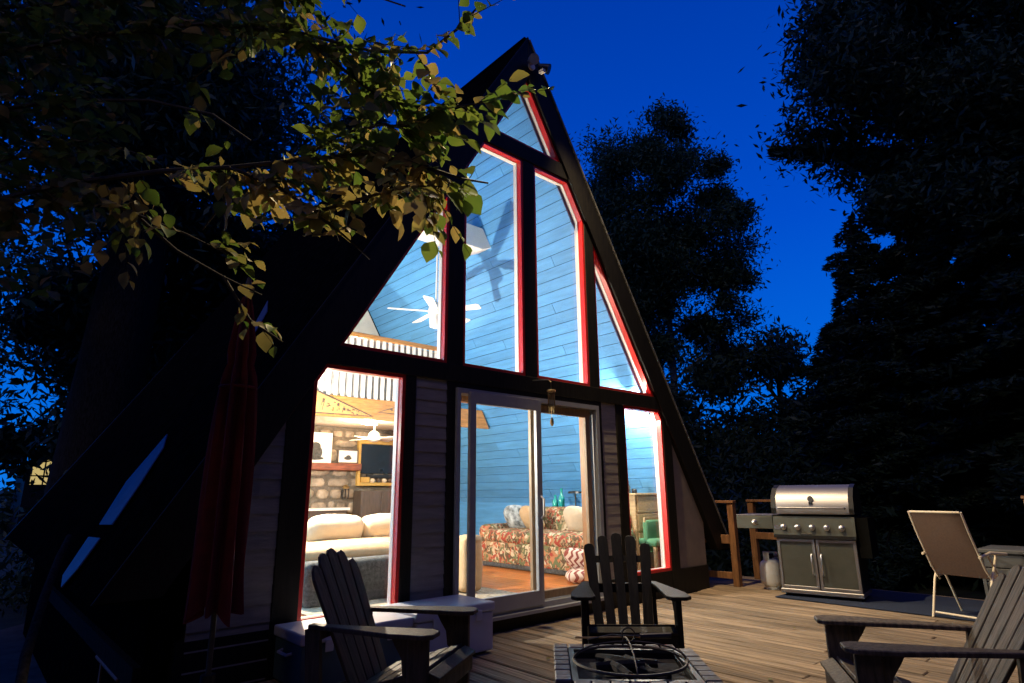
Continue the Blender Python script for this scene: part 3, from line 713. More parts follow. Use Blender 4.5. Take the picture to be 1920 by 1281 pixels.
# ------------------------------------------------------------------ adirondack chairs
def adirondack(label, mt, loc, deg, nb, fan_, gap, group, curve_round=True, boty=.10, lean=.34, top=.98):
    t = thing('adirondack_chair', label, 'chair', loc, math.radians(deg), group)
    for s in (-1, 1):
        # armrest: a paddle, wide at the front
        P = [(s * .245, .36), (s * .30, .36), (s * .36, .05), (s * .415, -.20), (s * .42, -.38), (s * .38, -.43), (s * .28, -.43), (s * .245, -.38), (s * .25, -.15), (s * .255, .1)]
        m = MB().prism(P, 'z', .545, .570); m.build('armrest', mt, t, bevel=.005)
        MB().bb(s * .33 - .018, s * .33 + .018, -.385, -.27, 0, .5445).build('front_leg', mt, t, bevel=.004)
        MB().prism([(-.26, .5445), (-.17, .5445), (-.195, .50), (-.235, .44), (-.245, .36), (-.268, .34), (-.268, .5445)], 'x', s * .33 - .012, s * .33 + .012).build('arm_bracket', mt, t)
        MB().prism([(-.40, .25), (-.40, .34), (-.34, .355), (.12, .215), (.66, .06), (.70, 0), (.60, 0), (.1, .13)], 'x', s * .285 - .016, s * .285 + .016).build('side_rail', mt, t)
        MB().beam((s * .27, .30, .03), (s * .27, .34, .5445), .09, .03, up=(1, 0, 0)).build('rear_leg', mt, t)
    ys = [-.40, -.315, -.225, -.135, -.045, .045]
    for i, y in enumerate(ys):
        z = .352 - max(0, (y + .33)) * .30 if i else .335
        R = Matrix.Rotation(-.28 if i else .35, 3, 'X')
        MB().box((0, y, z + .012), (.60, .078, .022), R).build('seat_slat', mt, t, bevel=.004)
    MB().bb(-.30, .30, -.418, -.398, .24, .335).build('front_apron', mt, t)
    # fan of back slats
    w = (.50 - gap * (nb - 1)) / nb
    for i in range(nb):
        c = (i - (nb - 1) / 2); fr = c / ((nb - 1) / 2)
        xb = c * (w + gap) * .86; xt = c * (w + gap) * (1 + fan_)
        L = top - .17 - (.085 * fr * fr if curve_round else 0)
        hw0, hw1 = w * .43, w * .5 * (1 + fan_ * .6)
        if gap < .02:    # tops cut to one round arc
            tilt = -fr * .06
            prof = [(-hw0, 0), (hw0, 0), (hw1, L - .02 - max(0, fr) * .05), (hw1 * .6, L + .004 - max(0, fr) * .02), (0, L + .012), (-hw1 * .6, L + .004 + min(0, fr) * .02), (-hw1, L - .02 + min(0, fr) * .05)]
        else:
            prof = [(-hw0, 0), (hw0, 0), (hw1, L - .035), (hw1 * .75, L - .010), (0, L), (-hw1 * .75, L - .010), (-hw1, L - .035)]
        m = MB().prism(prof, 'y', -.010, .010)
        o = m.build('back_slat', mt, t, bevel=.003)
        ang = -math.atan2(xt - xb, L); th = math.atan2(lean, .77)
        o.rotation_euler = (-th, -ang, 0); o.location = (xb, boty, .20)
    for z, wd in ((.24, .50), (.53, .62), (.74, .44)):
        y = boty + (z - .2) * lean / .77 + .024
        if z == .53: MB().bb(-wd / 2, wd / 2, y, y + .03, z - .035, z + .035).build('back_rail', mt, t, bevel=.003)
        else: MB().box((0, y, z), (wd, .02, .05), Matrix.Rotation(-math.atan2(lean, .77), 3, 'X')).build('back_rail', mt, t)
    return t
G = 'adirondack chairs around the fire table'
adirondack('black adirondack chair with five separate rounded back slats, facing the camera behind the fire table', M['chair_black'], (-.63, -1.63, DZ), -45, 5, .14, .026, G)
adirondack('weathered dark brown adirondack chair on the left, its fan back toward the white coolers', M['chair_brown'], (-2.506, -1.354, DZ), 33.4, 5, .10, .010, G)
adirondack('grey-brown adirondack chair at the lower right corner of the deck', M['chair_grey'], (-.79, -3.63, DZ), 212, 5, .10, .012, G, lean=.47, top=1.00)

# ------------------------------------------------------------------ fire table
ft = thing('fire_table', 'square fire table with a rim of grey stone tiles in the middle of the chairs', 'fire table', (-1.70, -2.49, DZ), math.radians(-45))
H = .38; hw = .41
MB().bb(-.36, .36, -.36, .36, 0, H - .05).build('body', M['black_metal'], ft, bevel=.01)
MB().ring([(-hw, -hw), (hw, -hw), (hw, hw), (-hw, hw)], [(-.31, -.31), (.31, -.31), (.31, .31), (-.31, .31)], 0, .03)
def flat_ring(o, i, z0, z1):
    m = MB(); q = [(-1, -1), (1, -1), (1, 1), (-1, 1)]
    m.v = [(a * o, b * o, z0) for a, b in q] + [(a * i, b * i, z0) for a, b in q] + [(a * o, b * o, z1) for a, b in q] + [(a * i, b * i, z1) for a, b in q]
    for k in range(4):
        j = (k + 1) % 4; m.f += [(k, j, 4 + j, 4 + k), (8 + k, 8 + j, 12 + j, 12 + k), (k, j, 8 + j, 8 + k), (4 + k, 4 + j, 12 + j, 12 + k)]
    return m
flat_ring(.405, .31, H - .05, H - .012).build('rim', M['char'], ft)
flat_ring(.318, .29, H - .012, H + .006).build('inner_lip', M['steel_dark'], ft)
tm = MB().bb(-.042, .042, -.040, .040, 0, .02).mesh('tile', M['tile'], bevel=.005)
for i in range(9):
    c = -.364 + i * .091
    for (a, b) in ((c, -.364), (c, .364), (-.364, c), (.364, c)):
        if abs(a) == .364 and abs(b) < .37 and abs(abs(b) - .364) < .001 and (a, b) in ((-.364, -.364), (-.364, .364), (.364, -.364), (.364, .364)) and abs(c) > .3 and b == c: continue
        o = link('tile', tm, ft); o.location = (a, b, H - .012 + random.uniform(0, .004)); o.rotation_euler = (0, 0, random.choice((0, PI / 2)) + random.uniform(-.03, .03))
bowl = MB().lathe([(.30, .0), (.27, -.06), (.15, -.10), (.02, -.11)], (0, 0, H - .01), 24); bowl.f.pop(-2) if False else None
flat_ring(.30, .285, H - .18, H - .013).build('fire_pan_wall', M['black_metal'], ft)
MB().bb(-.29, .29, -.29, .29, H - .049, H - .040).build('ash_bed', M['char'], ft)
rr = random.Random(5)
for i in range(7):
    a = rr.uniform(0, PI); c = Vector((rr.uniform(-.1, .1), rr.uniform(-.1, .1), H - .015 + .02 * (i > 3))); d = Vector((math.cos(a), math.sin(a), rr.uniform(-.05, .05))) * .13
    o = MB().tube([c - d, c - d * .3, c + d * .4, c + d], [.022, .028, .026, .018], 7).build('log', M['char'], None, smooth=False)
    o.parent = ft
sc_ = thing('spark_screen', 'round wire spark screen frame lying over the fire table', 'spark screen', (-1.70, -2.49, DZ + H + .012), math.radians(-45))
R0 = .30
MB().tube([(R0 * math.cos(a), R0 * math.sin(a), .012) for a in [2 * PI * i / 36 for i in range(36)]], .008, 6, closed=True).build('ring', M['dull'], sc_, smooth=True)
for ph in (0, PI / 2): MB().tube([(R0 * math.cos(b) * math.cos(ph), R0 * math.cos(b) * math.sin(ph), .012 + .09 * math.sin(b)) for b in [PI * i / 16 for i in range(17)]], .005, 6).build('wire_arc', M['dull'], sc_, smooth=True)
MB().tube([(.035 * math.cos(a), 0, .135 + .035 * math.sin(a)) for a in [2 * PI * i / 14 for i in range(14)]], .004, 5, closed=True).build('handle', M['dull'], sc_)
t = thing('fire_poker', 'long fire tongs with dark grips lying along the far rim of the fire table', 'fire tongs', (-1.40, -2.19, DZ + H + .024), math.radians(-45))
MB().tube([(-.27, .02, .012), (-.1, -.01, .02), (.05, .01, .022), (.14, .0, .02)], .006, 6).build('shaft', M['brass'], t)
MB().tube([(-.2, -.03, .012), (-.05, .02, .03), (.06, -.01, .03), (.14, .012, .028)], .005, 6).build('shaft', M['steel_dark'], t)
MB().tube([(.12, 0, .024), (.31, .02, .026)], .017, 8).build('grip', M['black_metal'], t)

# ------------------------------------------------------------------ coolers under the left window
def cooler(loc, L, D_, Hh, lab, body, lid):
    t = thing('cooler', lab, 'cooler', loc, 0, 'coolers under the left window')
    MB().bb(-L / 2, L / 2, -D_ / 2, D_ / 2, .02, Hh - .075).build('body', body, t, bevel=.02, seg=3)
    MB().bb(-L / 2 - .012, L / 2 + .012, -D_ / 2 - .012, D_ / 2 + .012, Hh - .073, Hh).build('lid', lid, t, bevel=.018, seg=3)
    for s in (-1, 1): MB().bb(s * L * .28 - .03, s * L * .28 + .03, -D_ / 2 - .024, -D_ / 2 - .0125, Hh - .13, Hh - .05).build('latch', lid, t, bevel=.004)
    for s in (-1, 1): MB().tube([(s * (L / 2 + .0), -.08, Hh * .62), (s * (L / 2 + .035), -.07, Hh * .60), (s * (L / 2 + .035), .07, Hh * .60), (s * (L / 2), .08, Hh * .62)], .011, 6).build('handle', lid, t)
    for a in (-1, 1):
        for b in (-1, 1): MB().bb(a * L * .4 - .03, a * L * .4 + .03, b * D_ * .35 - .03, b * D_ * .35 + .03, 0, .021).build('foot', M['black_metal'], t)
cooler((-1.405, -.30, DZ), .76, .50, .395, 'large white cooler with its end toward the patio door', M['plastic_white'], M['plastic_white'])
cooler((-2.24, -.29, DZ), .86, .46, .37, 'dark teal cooler with a white lid behind the brown chair', M['plastic_teal'], M['plastic_white'])

# ------------------------------------------------------------------ closed umbrella
ux, uy = -3.30, -.70
t = thing('patio_umbrella', 'closed dark red patio umbrella hanging in long folds by the left deck edge', 'umbrella', (ux, uy, DZ))
MB().tube([(0, 0, 0.03), (-.0, 0, 2.66)], .016, 12).build('pole', M['dull'], t, smooth=True)
MB().lathe([(.26, 0), (.26, .05), (.05, .09), (.04, .28)], n=24).build('base', M['black_metal'], t, smooth=True)
MB().lathe([(.022, 2.58), (.03, 2.62), (.012, 2.70)], n=12).build('finial', M['dull'], t)
m = MB(); nA = 96; levels = 26
for i in range(levels + 1):
    f = i / levels; z = 2.56 - f * 1.93
    rb = .028 + .150 * f ** .75 + .02 * math.sin(f * 5)
    if .20 < f < .26: rb *= .82
    for j in range(nA):
        a = 2 * PI * j / nA
        fold = .5 + .5 * math.cos(8 * a + .7 * math.sin(3 * f + a)); sh = fold ** 1.5
        r = rb * (.46 + .62 * sh) + .018 * f * math.sin(5 * a + 4 * f)
        zz = z - (.05 * sh + .03 * math.sin(3 * a)) * f
        m.v.append((r * math.cos(a + .25 * f), r * math.sin(a + .25 * f), zz))
for i in range(levels):
    for j in range(nA):
        m.f.append((i * nA + j, i * nA + (j + 1) % nA, (i + 1) * nA + (j + 1) % nA, (i + 1) * nA + j))
m.f.append(tuple(range(nA)))
m.build('canopy', M['umbrella'], t, smooth=True)
MB().tube([(.105 * math.cos(a), .105 * math.sin(a), 1.95) for a in [2 * PI * i / 24 for i in range(24)]], .010, 6, closed=True).build('tie_strap', M['umbrella'], t)

# ------------------------------------------------------------------ hand rail, left
t = thing('hand_rail', 'pale wooden stair hand rail in the lower left corner', 'hand rail', (0, 0, 0))
MB().tube([(-4.235, -1.45, .27), (-4.20, -1.10, .42), (-4.12, -.62, .60), (-4.03, -.12, .75), (-3.94, .37, .84)], [.020, .022, .022, .021, .019], 10).build('rail', M['bark'], t, smooth=True)
t = thing('bench', 'dark wooden bench by the left wall of the cabin with a dark cap on it', 'bench', (-3.30, 1.0, -.98))

# ------------------------------------------------------------------ grill
gr = thing('gas_grill', 'stainless steel gas grill with five knobs and two doors on the right of the deck', 'grill', (3.71, -1.36, DZ), math.radians(-79.6))
def lidprof(off): return [(-.285 + off, .99), (-.29 + off, 1.06), (-.25, 1.20), (-.15, 1.30), (-.0, 1.345), (.12, 1.33), (.24, 1.25), (.28, 1.12), (.28, .99)]
MB().prism([(y, z) for y, z in lidprof(0)], 'x', -.42, .42).build('lid', M['steel'], gr, smooth=True)
for s in (-1, 1): MB().prism([(y * 1.03, .985 + (z - .985) * 1.02) for y, z in lidprof(0)], 'x', s * .421, s * .475).build('lid_end', M['black_metal'], gr)
MB().tube([(-.38, -.31, 1.06), (-.38, -.345, 1.065), (.38, -.345, 1.065), (.38, -.31, 1.06)], .013, 8).build('lid_handle', M['steel'], gr, smooth=True)
d = MB().lathe([(.034, -.262), (.034, -.278)], (0, 0, 1.175), 16, 'y').build('thermometer', M['alu'], gr, smooth=True)
MB().bb(-.02, .02, -.291, -.276, 1.105, 1.135).build('badge', M['black_metal'], gr)
MB().prism([(-.33, .74), (-.29, .96), (.27, .985), (.27, .70), (-.30, .70)], 'x', -.465, .465).build('control_panel', M['steel_dark'], gr)
MB().prism([(-.335, .70), (-.335, .738), (-.30, .738), (-.30, .70)], 'x', -.465, .465).build('drip_edge', M['black_metal'], gr)
kn = [(.030, -.0), (.036, -.012), (.028, -.018), (.024, -.045), (.020, -.048)]
km = MB().lathe(kn, (0, 0, 0), 14, 'y').mesh('knob', M['alu'], smooth=True)
for i in range(5):
    o = link('knob', km, gr); o.location = (-.34 + i * .165, -.318, .83); o.rotation_euler = (math.radians(-10), 0, 0)
MB().bb(-.455, -.38, -.3225, -.318, .80, .85).build('label_plate', M['alu'], gr)
MB().bb(-.14, -.02, -.335, -.329, .752, .76).build('label_plate', M['alu'], gr)
MB().bb(-.45, .45, -.27, .26, .10, .699).build('cabinet', M['black_metal'], gr)
MB().bb(-.46, .46, -.305, .27, .045, .099).build('base_panel', M['steel'], gr, bevel=.008)
for s in (-1, 1):
    x0, x1 = (-.447, -.006) if s < 0 else (.006, .447)
    dr = MB().bb(x0 + .03, x1 - .03, -.290, -.271, .135, .660).build('door', M['steel_dark'], gr)
    MB().ring(rect(x0, x1, .105, .690), rect(x0 + .034, x1 - .034, .139, .656), -.300, -.2715).build('door_frame', M['steel'], dr, bevel=.003)
    hx = -.055 if s < 0 else .055
    MB().tube([(hx, -.301, .27), (hx, -.335, .29), (hx, -.335, .50), (hx, -.301, .52)], .010, 8).build('handle', M['alu'], dr, smooth=True)
sh = MB().prism([(-.30, .80), (-.30, .955), (.22, .965), (.22, .82)], 'x', -.93, -.47).build('side_shelf', M['steel_dark'], gr, bevel=.006)
MB().bb(-.93, -.47, -.302, .222, .966, .975).build('shelf_top', M['steel'], gr)
o = link('knob', km, gr); o.location = (-.70, -.302, .88)
MB().prism([(-.30, .50), (-.28, .955), (.22, .955), (.22, .50)], 'x', .478, .60).build('side_shelf', M['cover'], gr)
for x in (-.40, .40):
    for y in (-.25, .22): MB().lathe([(.03, -.012), (.03, .012)], (x, y, .03), 12, 'x').build('caster', M['black_metal'], gr)
# propane tank
t = thing('propane_tank', 'white propane tank standing under the side shelf of the grill', 'propane tank', (3.84, -.62, DZ))
MB().lathe([(.10, 0), (.105, .03), (.10, .032), (.145, .07), (.152, .12), (.152, .27), (.14, .33), (.08, .375), (.02, .385)], n=24).build('body', M['tank'], t, smooth=True)
MB().lathe([(.153, .19), (.156, .195), (.153, .20)], n=24).build('weld_band', M['tank'], t)
m = MB()
for i in range(14):
    a0 = -1.0 + i * 2 * PI / 20; a1 = a0 + 2 * PI / 20
    for z0, z1 in (((.36, .47),) if i not in (3, 4, 8, 9) else ((.36, .385), (.445, .47))):
        P = [(r * math.cos(a), r * math.sin(a)) for r, a in ((.095, a0), (.095, a1), (.088, a1), (.088, a0))]
        m.prism(P, 'z', z0, z1)
m.build('collar', M['tank'], t)
MB().lathe([(.02, .38), (.02, .42), (.035, .43), (.035, .445)], n=12).build('valve', M['black_metal'], t)
MB().tube([(0, 0, .41), (.06, -.12, .42), (.0, -.24, .5), (-.02, -.3, .62)], .008, 6).build('gas_hose', M['black_metal'], t)
# mat under the grill
tag(MB().bb(3.18, 4.6, -4.3, -.95, DZ + .005, DZ + .012).build('grill_mat', M['mat_blue']), 'dark blue outdoor mat beneath the gas grill', 'mat')

# ------------------------------------------------------------------ railing
def railing(lab, posts, rails, boards):
    t = thing('railing', lab, 'railing', (posts[0][0], posts[0][1], DZ)); X0, Y0 = posts[0][:2]
    for (x, y, h) in posts: MB().bb(x - X0 - .045, x - X0 + .045, y - Y0 - .045, y - Y0 + .045, 0, h).build('post', M['rail_wood'], t, bevel=.004)
    for (a, b, w, hh) in rails:
        MB().beam((a[0] - X0, a[1] - Y0, a[2]), (b[0] - X0, b[1] - Y0, b[2]), w, hh).build('rail', M['rail_wood'], t, bevel=.004)
railing('short railing with two rails between the cabin corner and the gate post', [(3.68, -.20, 1.11), (3.60, .52, 1.11)],
        [((3.68, -.26, 1.13), (3.60, .6, 1.13), .12, .035), ((3.655, -.15, .62), (3.60, .47, .62), .035, .12), ((3.655, -.15, .14), (3.60, .47, .14), .035, .09)], [])
railing('deck railing with two posts running behind the gas grill', [(4.62, -.02, 1.11), (4.62, -1.10, 1.11)],
        [((4.62, .03, 1.13), (4.62, -1.15, 1.13), .12, .035), ((4.60, .0, .62), (4.60, -1.1, .62), .035, .10), ((4.60, .0, .14), (4.60, -1.1, .14), .035, .09)], [])
railing('piece of lit deck railing just entering at the right edge above the storage box', [(4.66, -3.36, 1.16), (4.66, -5.2, 1.16)],
        [((4.66, -3.30, 1.18), (4.66, -5.3, 1.18), .12, .035), ((4.64, -3.4, .62), (4.64, -5.2, .62), .035, .10)], [])
# ------------------------------------------------------------------ folding sling chair
t = thing('folding_chair', 'folding chair with a brown sling seat and cream tube frame beside the storage box', 'chair', (3.30, -2.92, DZ), math.radians(75.5))
W2 = .24
sl = [(.05, .42), (.16, .62), (.27, .85), (.345, 1.04)]
m = MB()
for (y, z) in [(-.30, .42), (-.1, .40)] + sl: m.v += [(-W2, y, z), (W2, y, z), (-W2, y + .004, z - .006), (W2, y + .004, z - .006)]
n = 6
for i in range(n - 1):
    b = 4 * i; m.f += [(b, b + 1, b + 5, b + 4), (b + 2, b + 6, b + 7, b + 3), (b, b + 4, b + 6, b + 2), (b + 1, b + 3, b + 7, b + 5)]
m.build('sling', M['sling'], t, smooth=True)
for s in (-1, 1):
    x = s * (W2 + .012)
    MB().tube([(x, -.02, .36), (x, .10, .50), (x, .27, .85), (x, .352, 1.055)], .011, 8).build('back_tube', M['chair_frame'], t, smooth=True)
    MB().tube([(x, -.33, .42), (x, .04, .39)], .011, 8).build('seat_tube', M['chair_frame'], t)
    MB().tube([(x * 1.06, .20, .62), (x * 1.08, .0, .655), (x * 1.08, -.30, .63)], [.013, .017, .015], 8).build('armrest', M['chair_frame'], t, smooth=True)
    MB().tube([(x * 1.04, -.12, .63), (x * 1.04, .06, .36), (x * 1.04, .20, .0)], .012, 8).build('rear_leg', M['chair_frame'], t, smooth=True)
    MB().tube([(x * 1.02, .02, .63), (x * 1.02, -.16, .36), (x * 1.02, -.34, .0)], .012, 8).build('front_leg', M['chair_frame'], t, smooth=True)
MB().tube([(-W2, .353, 1.052), (W2, .353, 1.052)], .011, 8).build('top_tube', M['chair_frame'], t)
MB().tube([(-W2, .18, .05), (W2, .18, .05)], .010, 8).build('cross_tube', M['chair_frame'], t)
# storage box
t = thing('storage_box', 'grey planked storage box behind the folding chair at the right edge', 'storage box', (4.20, -3.75, DZ))
for z in range(4): MB().bb(-.30, .30, -.78, .78, .02 + z * .145, .02 + z * .145 + .137).build('plank', M['box_grey'], t, bevel=.006)
MB().bb(-.33, .33, -.81, .81, .60, .645).build('lid', M['box_grey'], t, bevel=.01)
for y in (-.79, .79): MB().bb(-.31, .31, y - .015, y + .015, 0, .598).build('corner_board', M['box_grey'], t)

for x, y, r, lab in ((-.9, -1.05, .4, 'dry curled leaf on the deck between the white cooler and the black chair'),
                     (1.6, -1.9, 1.9, 'dry curled leaf lying alone on the open deck before the grill'),
                     (-.12, -2.45, 4.0, 'dry curled leaf on the deck just right of the fire table')):
    o = MB().add([(0, 0, .004), (.02, -.016, .010), (.045, -.012, .006), (.062, 0, .012), (.045, .014, .012), (.02, .017, .014)], [(0, 1, 2, 3), (0, 3, 4, 5)]).build('fallen_leaf', M['leaf_tan'])
    o.location = (x, y, DZ + .006); o.rotation_euler = (0, 0, r); tag(o, lab, 'leaf', 'fallen leaves on the deck')
# ------------------------------------------------------------------ bench + cap on the left
b_ = bpy.data.objects['bench']
MB().bb(-.20, .12, -.35, .55, .80, .83).build('seat', M['rail_wood'], b_, bevel=.01)
for y in (-.3, .5): MB().bb(-.16, .08, y - .03, y + .03, 0, .80).build('leg', M['rail_wood'], b_)
t = thing('cap', 'brown cap with a pale letter S on its front, lying on the bench', 'cap', (-3.36, .95, -.149), math.radians(20))
MB().lathe([(.12, 0), (.122, .04), (.10, .09), (.05, .12), (.01, .125)], n=20).build('crown', M['cap_red'], t, smooth=True)
MB().prism([(.1 * math.cos(a) * 1.1, -.06 - .17 * math.sin(a)) for a in [PI * i / 10 for i in range(11)]], 'z', .0, .012).build('brim', M['cap_red'], t)
m = MB(); S_ = [(.03, .075), (-.005, .085), (-.03, .072), (-.022, .056), (.0, .05), (.026, .042), (.03, .025), (.0, .014), (-.03, .022)]
m.tube([(x, -.118 - .0 + (z - .05) * .25, z) for x, z in S_], .008, 6); m.build('letter', M['pillow_w'], t)

# ------------------------------------------------------------------ vegetation
def quads(name, C, Sz, m, parent=None, flat=0.0, aspect=.6):
    """C (n,3) centres -> small leaf rhombi with random orientation, one mesh"""
    n = len(C); a = rng.normal(size=(n, 3)); a[:, 2] *= (1 - flat); a /= np.linalg.norm(a, axis=1)[:, None]
    b = rng.normal(size=(n, 3)); b -= (b * a).sum(1)[:, None] * a; b /= np.linalg.norm(b, axis=1)[:, None]
    s = Sz * rng.uniform(.6, 1.3, size=(n, 1))
    V = np.stack([C - a * s, C - b * s * aspect * .5 - a * s * .1, C + a * s, C + b * s * aspect * .5 - a * s * .1], 1).reshape(-1, 3)
    me = bpy.data.meshes.new(name); me.vertices.add(4 * n); me.vertices.foreach_set('co', V.ravel().astype(np.float32))
    me.loops.add(4 * n); me.loops.foreach_set('vertex_index', np.arange(4 * n, dtype=np.int32))
    me.polygons.add(n); me.polygons.foreach_set('loop_start', np.arange(0, 4 * n, 4, dtype=np.int32)); me.polygons.foreach_set('loop_total', np.full(n, 4, dtype=np.int32))
    me.update(calc_edges=True); me.materials.append(m)
    return link(name, me, parent)

def broadleaf(lab, x, y, h, lobes, m, bark, n=16000, leaf=.16, tr=.22, zg=-1.0, lean=(0, 0)):
    """lobes: (dx, dy, z, rx, rz) in metres about the trunk"""
    t = thing('broadleaf_tree', lab, 'tree', (x, y, zg))
    pts = [(lean[0] * f, lean[1] * f, h * .95 * f) for f in (0, .2, .45, .7, 1)]
    MB().tube([(p[0] + random.uniform(-.08, .08), p[1] + random.uniform(-.08, .08), p[2]) for p in pts], [tr, tr * .85, tr * .65, tr * .4, tr * .1], 9).build('trunk', bark, t, smooth=True)
    lm = MB(); Cs = []; tot = sum(l[3] ** 2 * l[4] for l in lobes)
    for (dx, dy, z, rx, rz) in lobes:
        k = max(6, int(60 * rx * rx * rz / tot)); cl = []
        z0 = max(.5, z - rz * .5); f = z0 / h
        base = Vector((lean[0] * f, lean[1] * f, z0 * .9))
        lm.tube([base, base.lerp(Vector((dx, dy, z)), .6) + Vector((0, 0, .1)), (dx, dy, z)], [tr * .35, tr * .22, tr * .08], 6)
        nl = int(n * rx * rx * rz / tot)
        for i in range(k):
            d = rng.normal(size=3); d /= np.linalg.norm(d); r = rng.uniform(.45, 1.0) ** .6
            cl.append((dx + d[0] * r * rx, dy + d[1] * r * rx, z + d[2] * r * rz))
            lm.tube([(dx, dy, z), cl[-1]], [tr * .08, tr * .02], 4)
        cl = np.array(cl); idx = rng.integers(0, k, nl); sg = rng.uniform(.17, .34, (k, 1))[idx] * rx
        q = cl[idx] + rng.normal(size=(nl, 3)) * sg * np.array([1, 1, .7])
        Cs.append(q)
    lm.build('limbs', bark, t)
    o = quads('crown', np.concatenate(Cs), leaf, m, t)
    return t

def conifer(lab, x, y, h, r, m, n=14000, leaf=.16, zg=-1.0, base=.08, tr=.25, droop=.25, seed=1):
    t = thing('conifer_tree', lab, 'tree', (x, y, zg)); g_ = np.random.default_rng(seed)
    MB().tube([(0, 0, 0), (0, 0, h * .5), (0, 0, h)], [tr, tr * .6, .02], 8).build('trunk', M['bark'], t, smooth=True)
    nb = int(h * 14); lm = MB(); Cs = []
    wts = []
    br = []
    for i in range(nb):
        f = base + (1 - base) * (i + g_.uniform(0, 1)) / nb; L = r * (1 - f) ** .75 * g_.uniform(.6, 1.15) + .15
        a = g_.uniform(0, 2 * PI); up = g_.uniform(-.15, .15)
        br.append((f * h, a, L, up))
    tot = sum(b[2] ** 1.5 for b in br)
    for z, a, L, up in br:
        d = np.array([math.cos(a), math.sin(a), 0]); s_ = np.array([-math.sin(a), math.cos(a), 0])
        e = d * L; e[2] = up * L - droop * L * .6
        lm.tube([(0, 0, z), (d[0] * L * .5, d[1] * L * .5, z + up * L * .5 - droop * L * .1), (e[0], e[1], z + e[2])], [.03, .02, .006], 4)
        k = int(n * L ** 1.5 / tot); q = g_.uniform(.12, 1.05, (k, 1))
        w = (1.05 - q) * L * .42 + .04
        c = d * L * q + s_ * g_.uniform(-1, 1, (k, 1)) * w; c[:, 2] = z + (up * L * q - droop * L * .6 * q ** 2)[:, 0] - np.abs(g_.normal(size=k)) * .10
        Cs.append(c)
    lm.build('limbs', M['bark'], t)
    quads('crown', np.concatenate(Cs), leaf, m, t, flat=.6, aspect=.45)
    return t

# right of the cabin
broadleaf('tall round-headed tree with a pale trunk behind the right rake of the cabin', 16.0, 8.6, 16.5,
          [(-1.6, -1.2, 15.9, 1.2, 1.5), (-1.7, -.2, 14.4, 1.9, 1.7), (-.1, -1.6, 13.9, 1.6, 1.6), (-1.5, .2, 12.2, 2.2, 1.8), (.8, -1.9, 12.2, 1.7, 1.6), (-.3, -.8, 10.4, 2.3, 1.7), (1.5, -2.2, 9.6, 1.3, 1.3), (-1.2, .6, 8.6, 1.9, 1.6), (1.0, -1.6, 7.6, 1.5, 1.2)],
          M['crown_a'], M['bark_pale'], 90000, .115, .20, lean=(-.9, -.7))
broadleaf('smaller loose tree between the pale-trunked tree and the roof edge', 17.6, 13.2, 15.5,
          [(0, 0, 15.0, 1.6, 2.0), (-.6, .8, 12.2, 2.3, 2.2), (.4, -.4, 9.6, 2.5, 2.3), (0, 0, 6.8, 2.6, 2.2)], M['crown_a'], M['bark'], 16000, .16)
broadleaf('low spreading tree filling the gap under the pale-trunked tree', 18.2, 5.4, 8.2,
          [(-.6, .6, 6.6, 2.0, 1.3), (1.2, -.8, 6.2, 1.6, 1.1), (2.4, -2.0, 5.0, 1.6, 1.1), (-2.0, 2.2, 5.2, 2.0, 1.5), (0, 0, 3.6, 2.8, 1.6), (1.8, -2.2, 2.8, 2.2, 1.6), (-2.6, 2.6, 2.8, 2.4, 1.8)], M['crown_b'], M['bark'], 34000, .16)
broadleaf('huge leafy tree whose dark crown fills the upper right corner', 13.6, -3.4, 19.0,
          [(-2.1, 2.7, 14.5, 1.7, 1.7), (-2.4, 2.9, 12.2, 1.6, 1.4), (-1.9, 2.3, 10.2, 1.3, 1.2), (-1.4, 1.6, 8.6, 1.5, 1.3), (-1.2, 1.4, 10.6, 1.6, 1.5), (0, 0, 15.2, 2.8, 2.4), (.2, -.3, 12.0, 2.6, 2.2), (1.8, -2.4, 14.0, 3.0, 3.0), (1.4, -2.2, 10.4, 2.4, 2.2), (-.3, .2, 17.8, 2.8, 2.0), (-.6, .8, 9.9, 1.5, 1.2), (.2, -.4, 8.2, 1.5, 1.3)],
          M['crown_b'], M['bark'], 240000, .12, .32)
conifer('dark spruce with drooping branches in front of the right edge of the sky', 12.6, -.9, 10.6, 3.1, M['needle'], 110000, .12, seed=4)
conifer('broad dark hemlock at the right edge behind the storage box', 12.4, -3.0, 13.0, 3.8, M['needle'], 90000, .16, seed=9, droop=.35)
conifer('dark spruce behind the gas grill and railing', 14.6, 2.2, 6.6, 3.0, M['needle'], 36000, .16, seed=12)
conifer('dense dark spruce nearest the open sky on the right', 11.6, .1, 9.0, 2.5, M['needle'], 80000, .10, seed=44)
conifer('slender dark spruce right of the low spreading tree', 17.2, 2.6, 8.4, 2.6, M['needle'], 28000, .16, seed=15)
conifer('dark spruce just behind the right foot of the cabin roof', 11.6, 6.4, 6.2, 2.6, M['needle'], 14000, .13, seed=21)
# the long bough that sticks out from the right-hand trees over the open sky
t = thing('pine_tree', 'bare-trunked pine with one long bough reaching left across the open sky', 'tree', (13.2, -1.4, -1.0))
MB().tube([(0, 0, 0), (.05, 0, 6), (0, .05, 11.5)], [.22, .17, .08], 9).build('trunk', M['bark'], t, smooth=True)
bo = [(0, 0, 10.5), (-.8, .9, 10.75), (-1.7, 1.9, 10.85), (-2.5, 2.85, 11.0)]
MB().tube(bo, [.09, .06, .04, .012], 6).build('bough', M['bark'], t)
q = rng.uniform(0, 1, (5000, 1)); P0 = np.array(bo[0]); P1 = np.array(bo[3])
c = P0 + (P1 - P0) * q + rng.normal(size=(5000, 3)) * np.array([.16, .16, .14]) * (1.35 - q); c[:, 2] += .15
quads('needles', c, .12, M['needle'], t, flat=.5, aspect=.4)
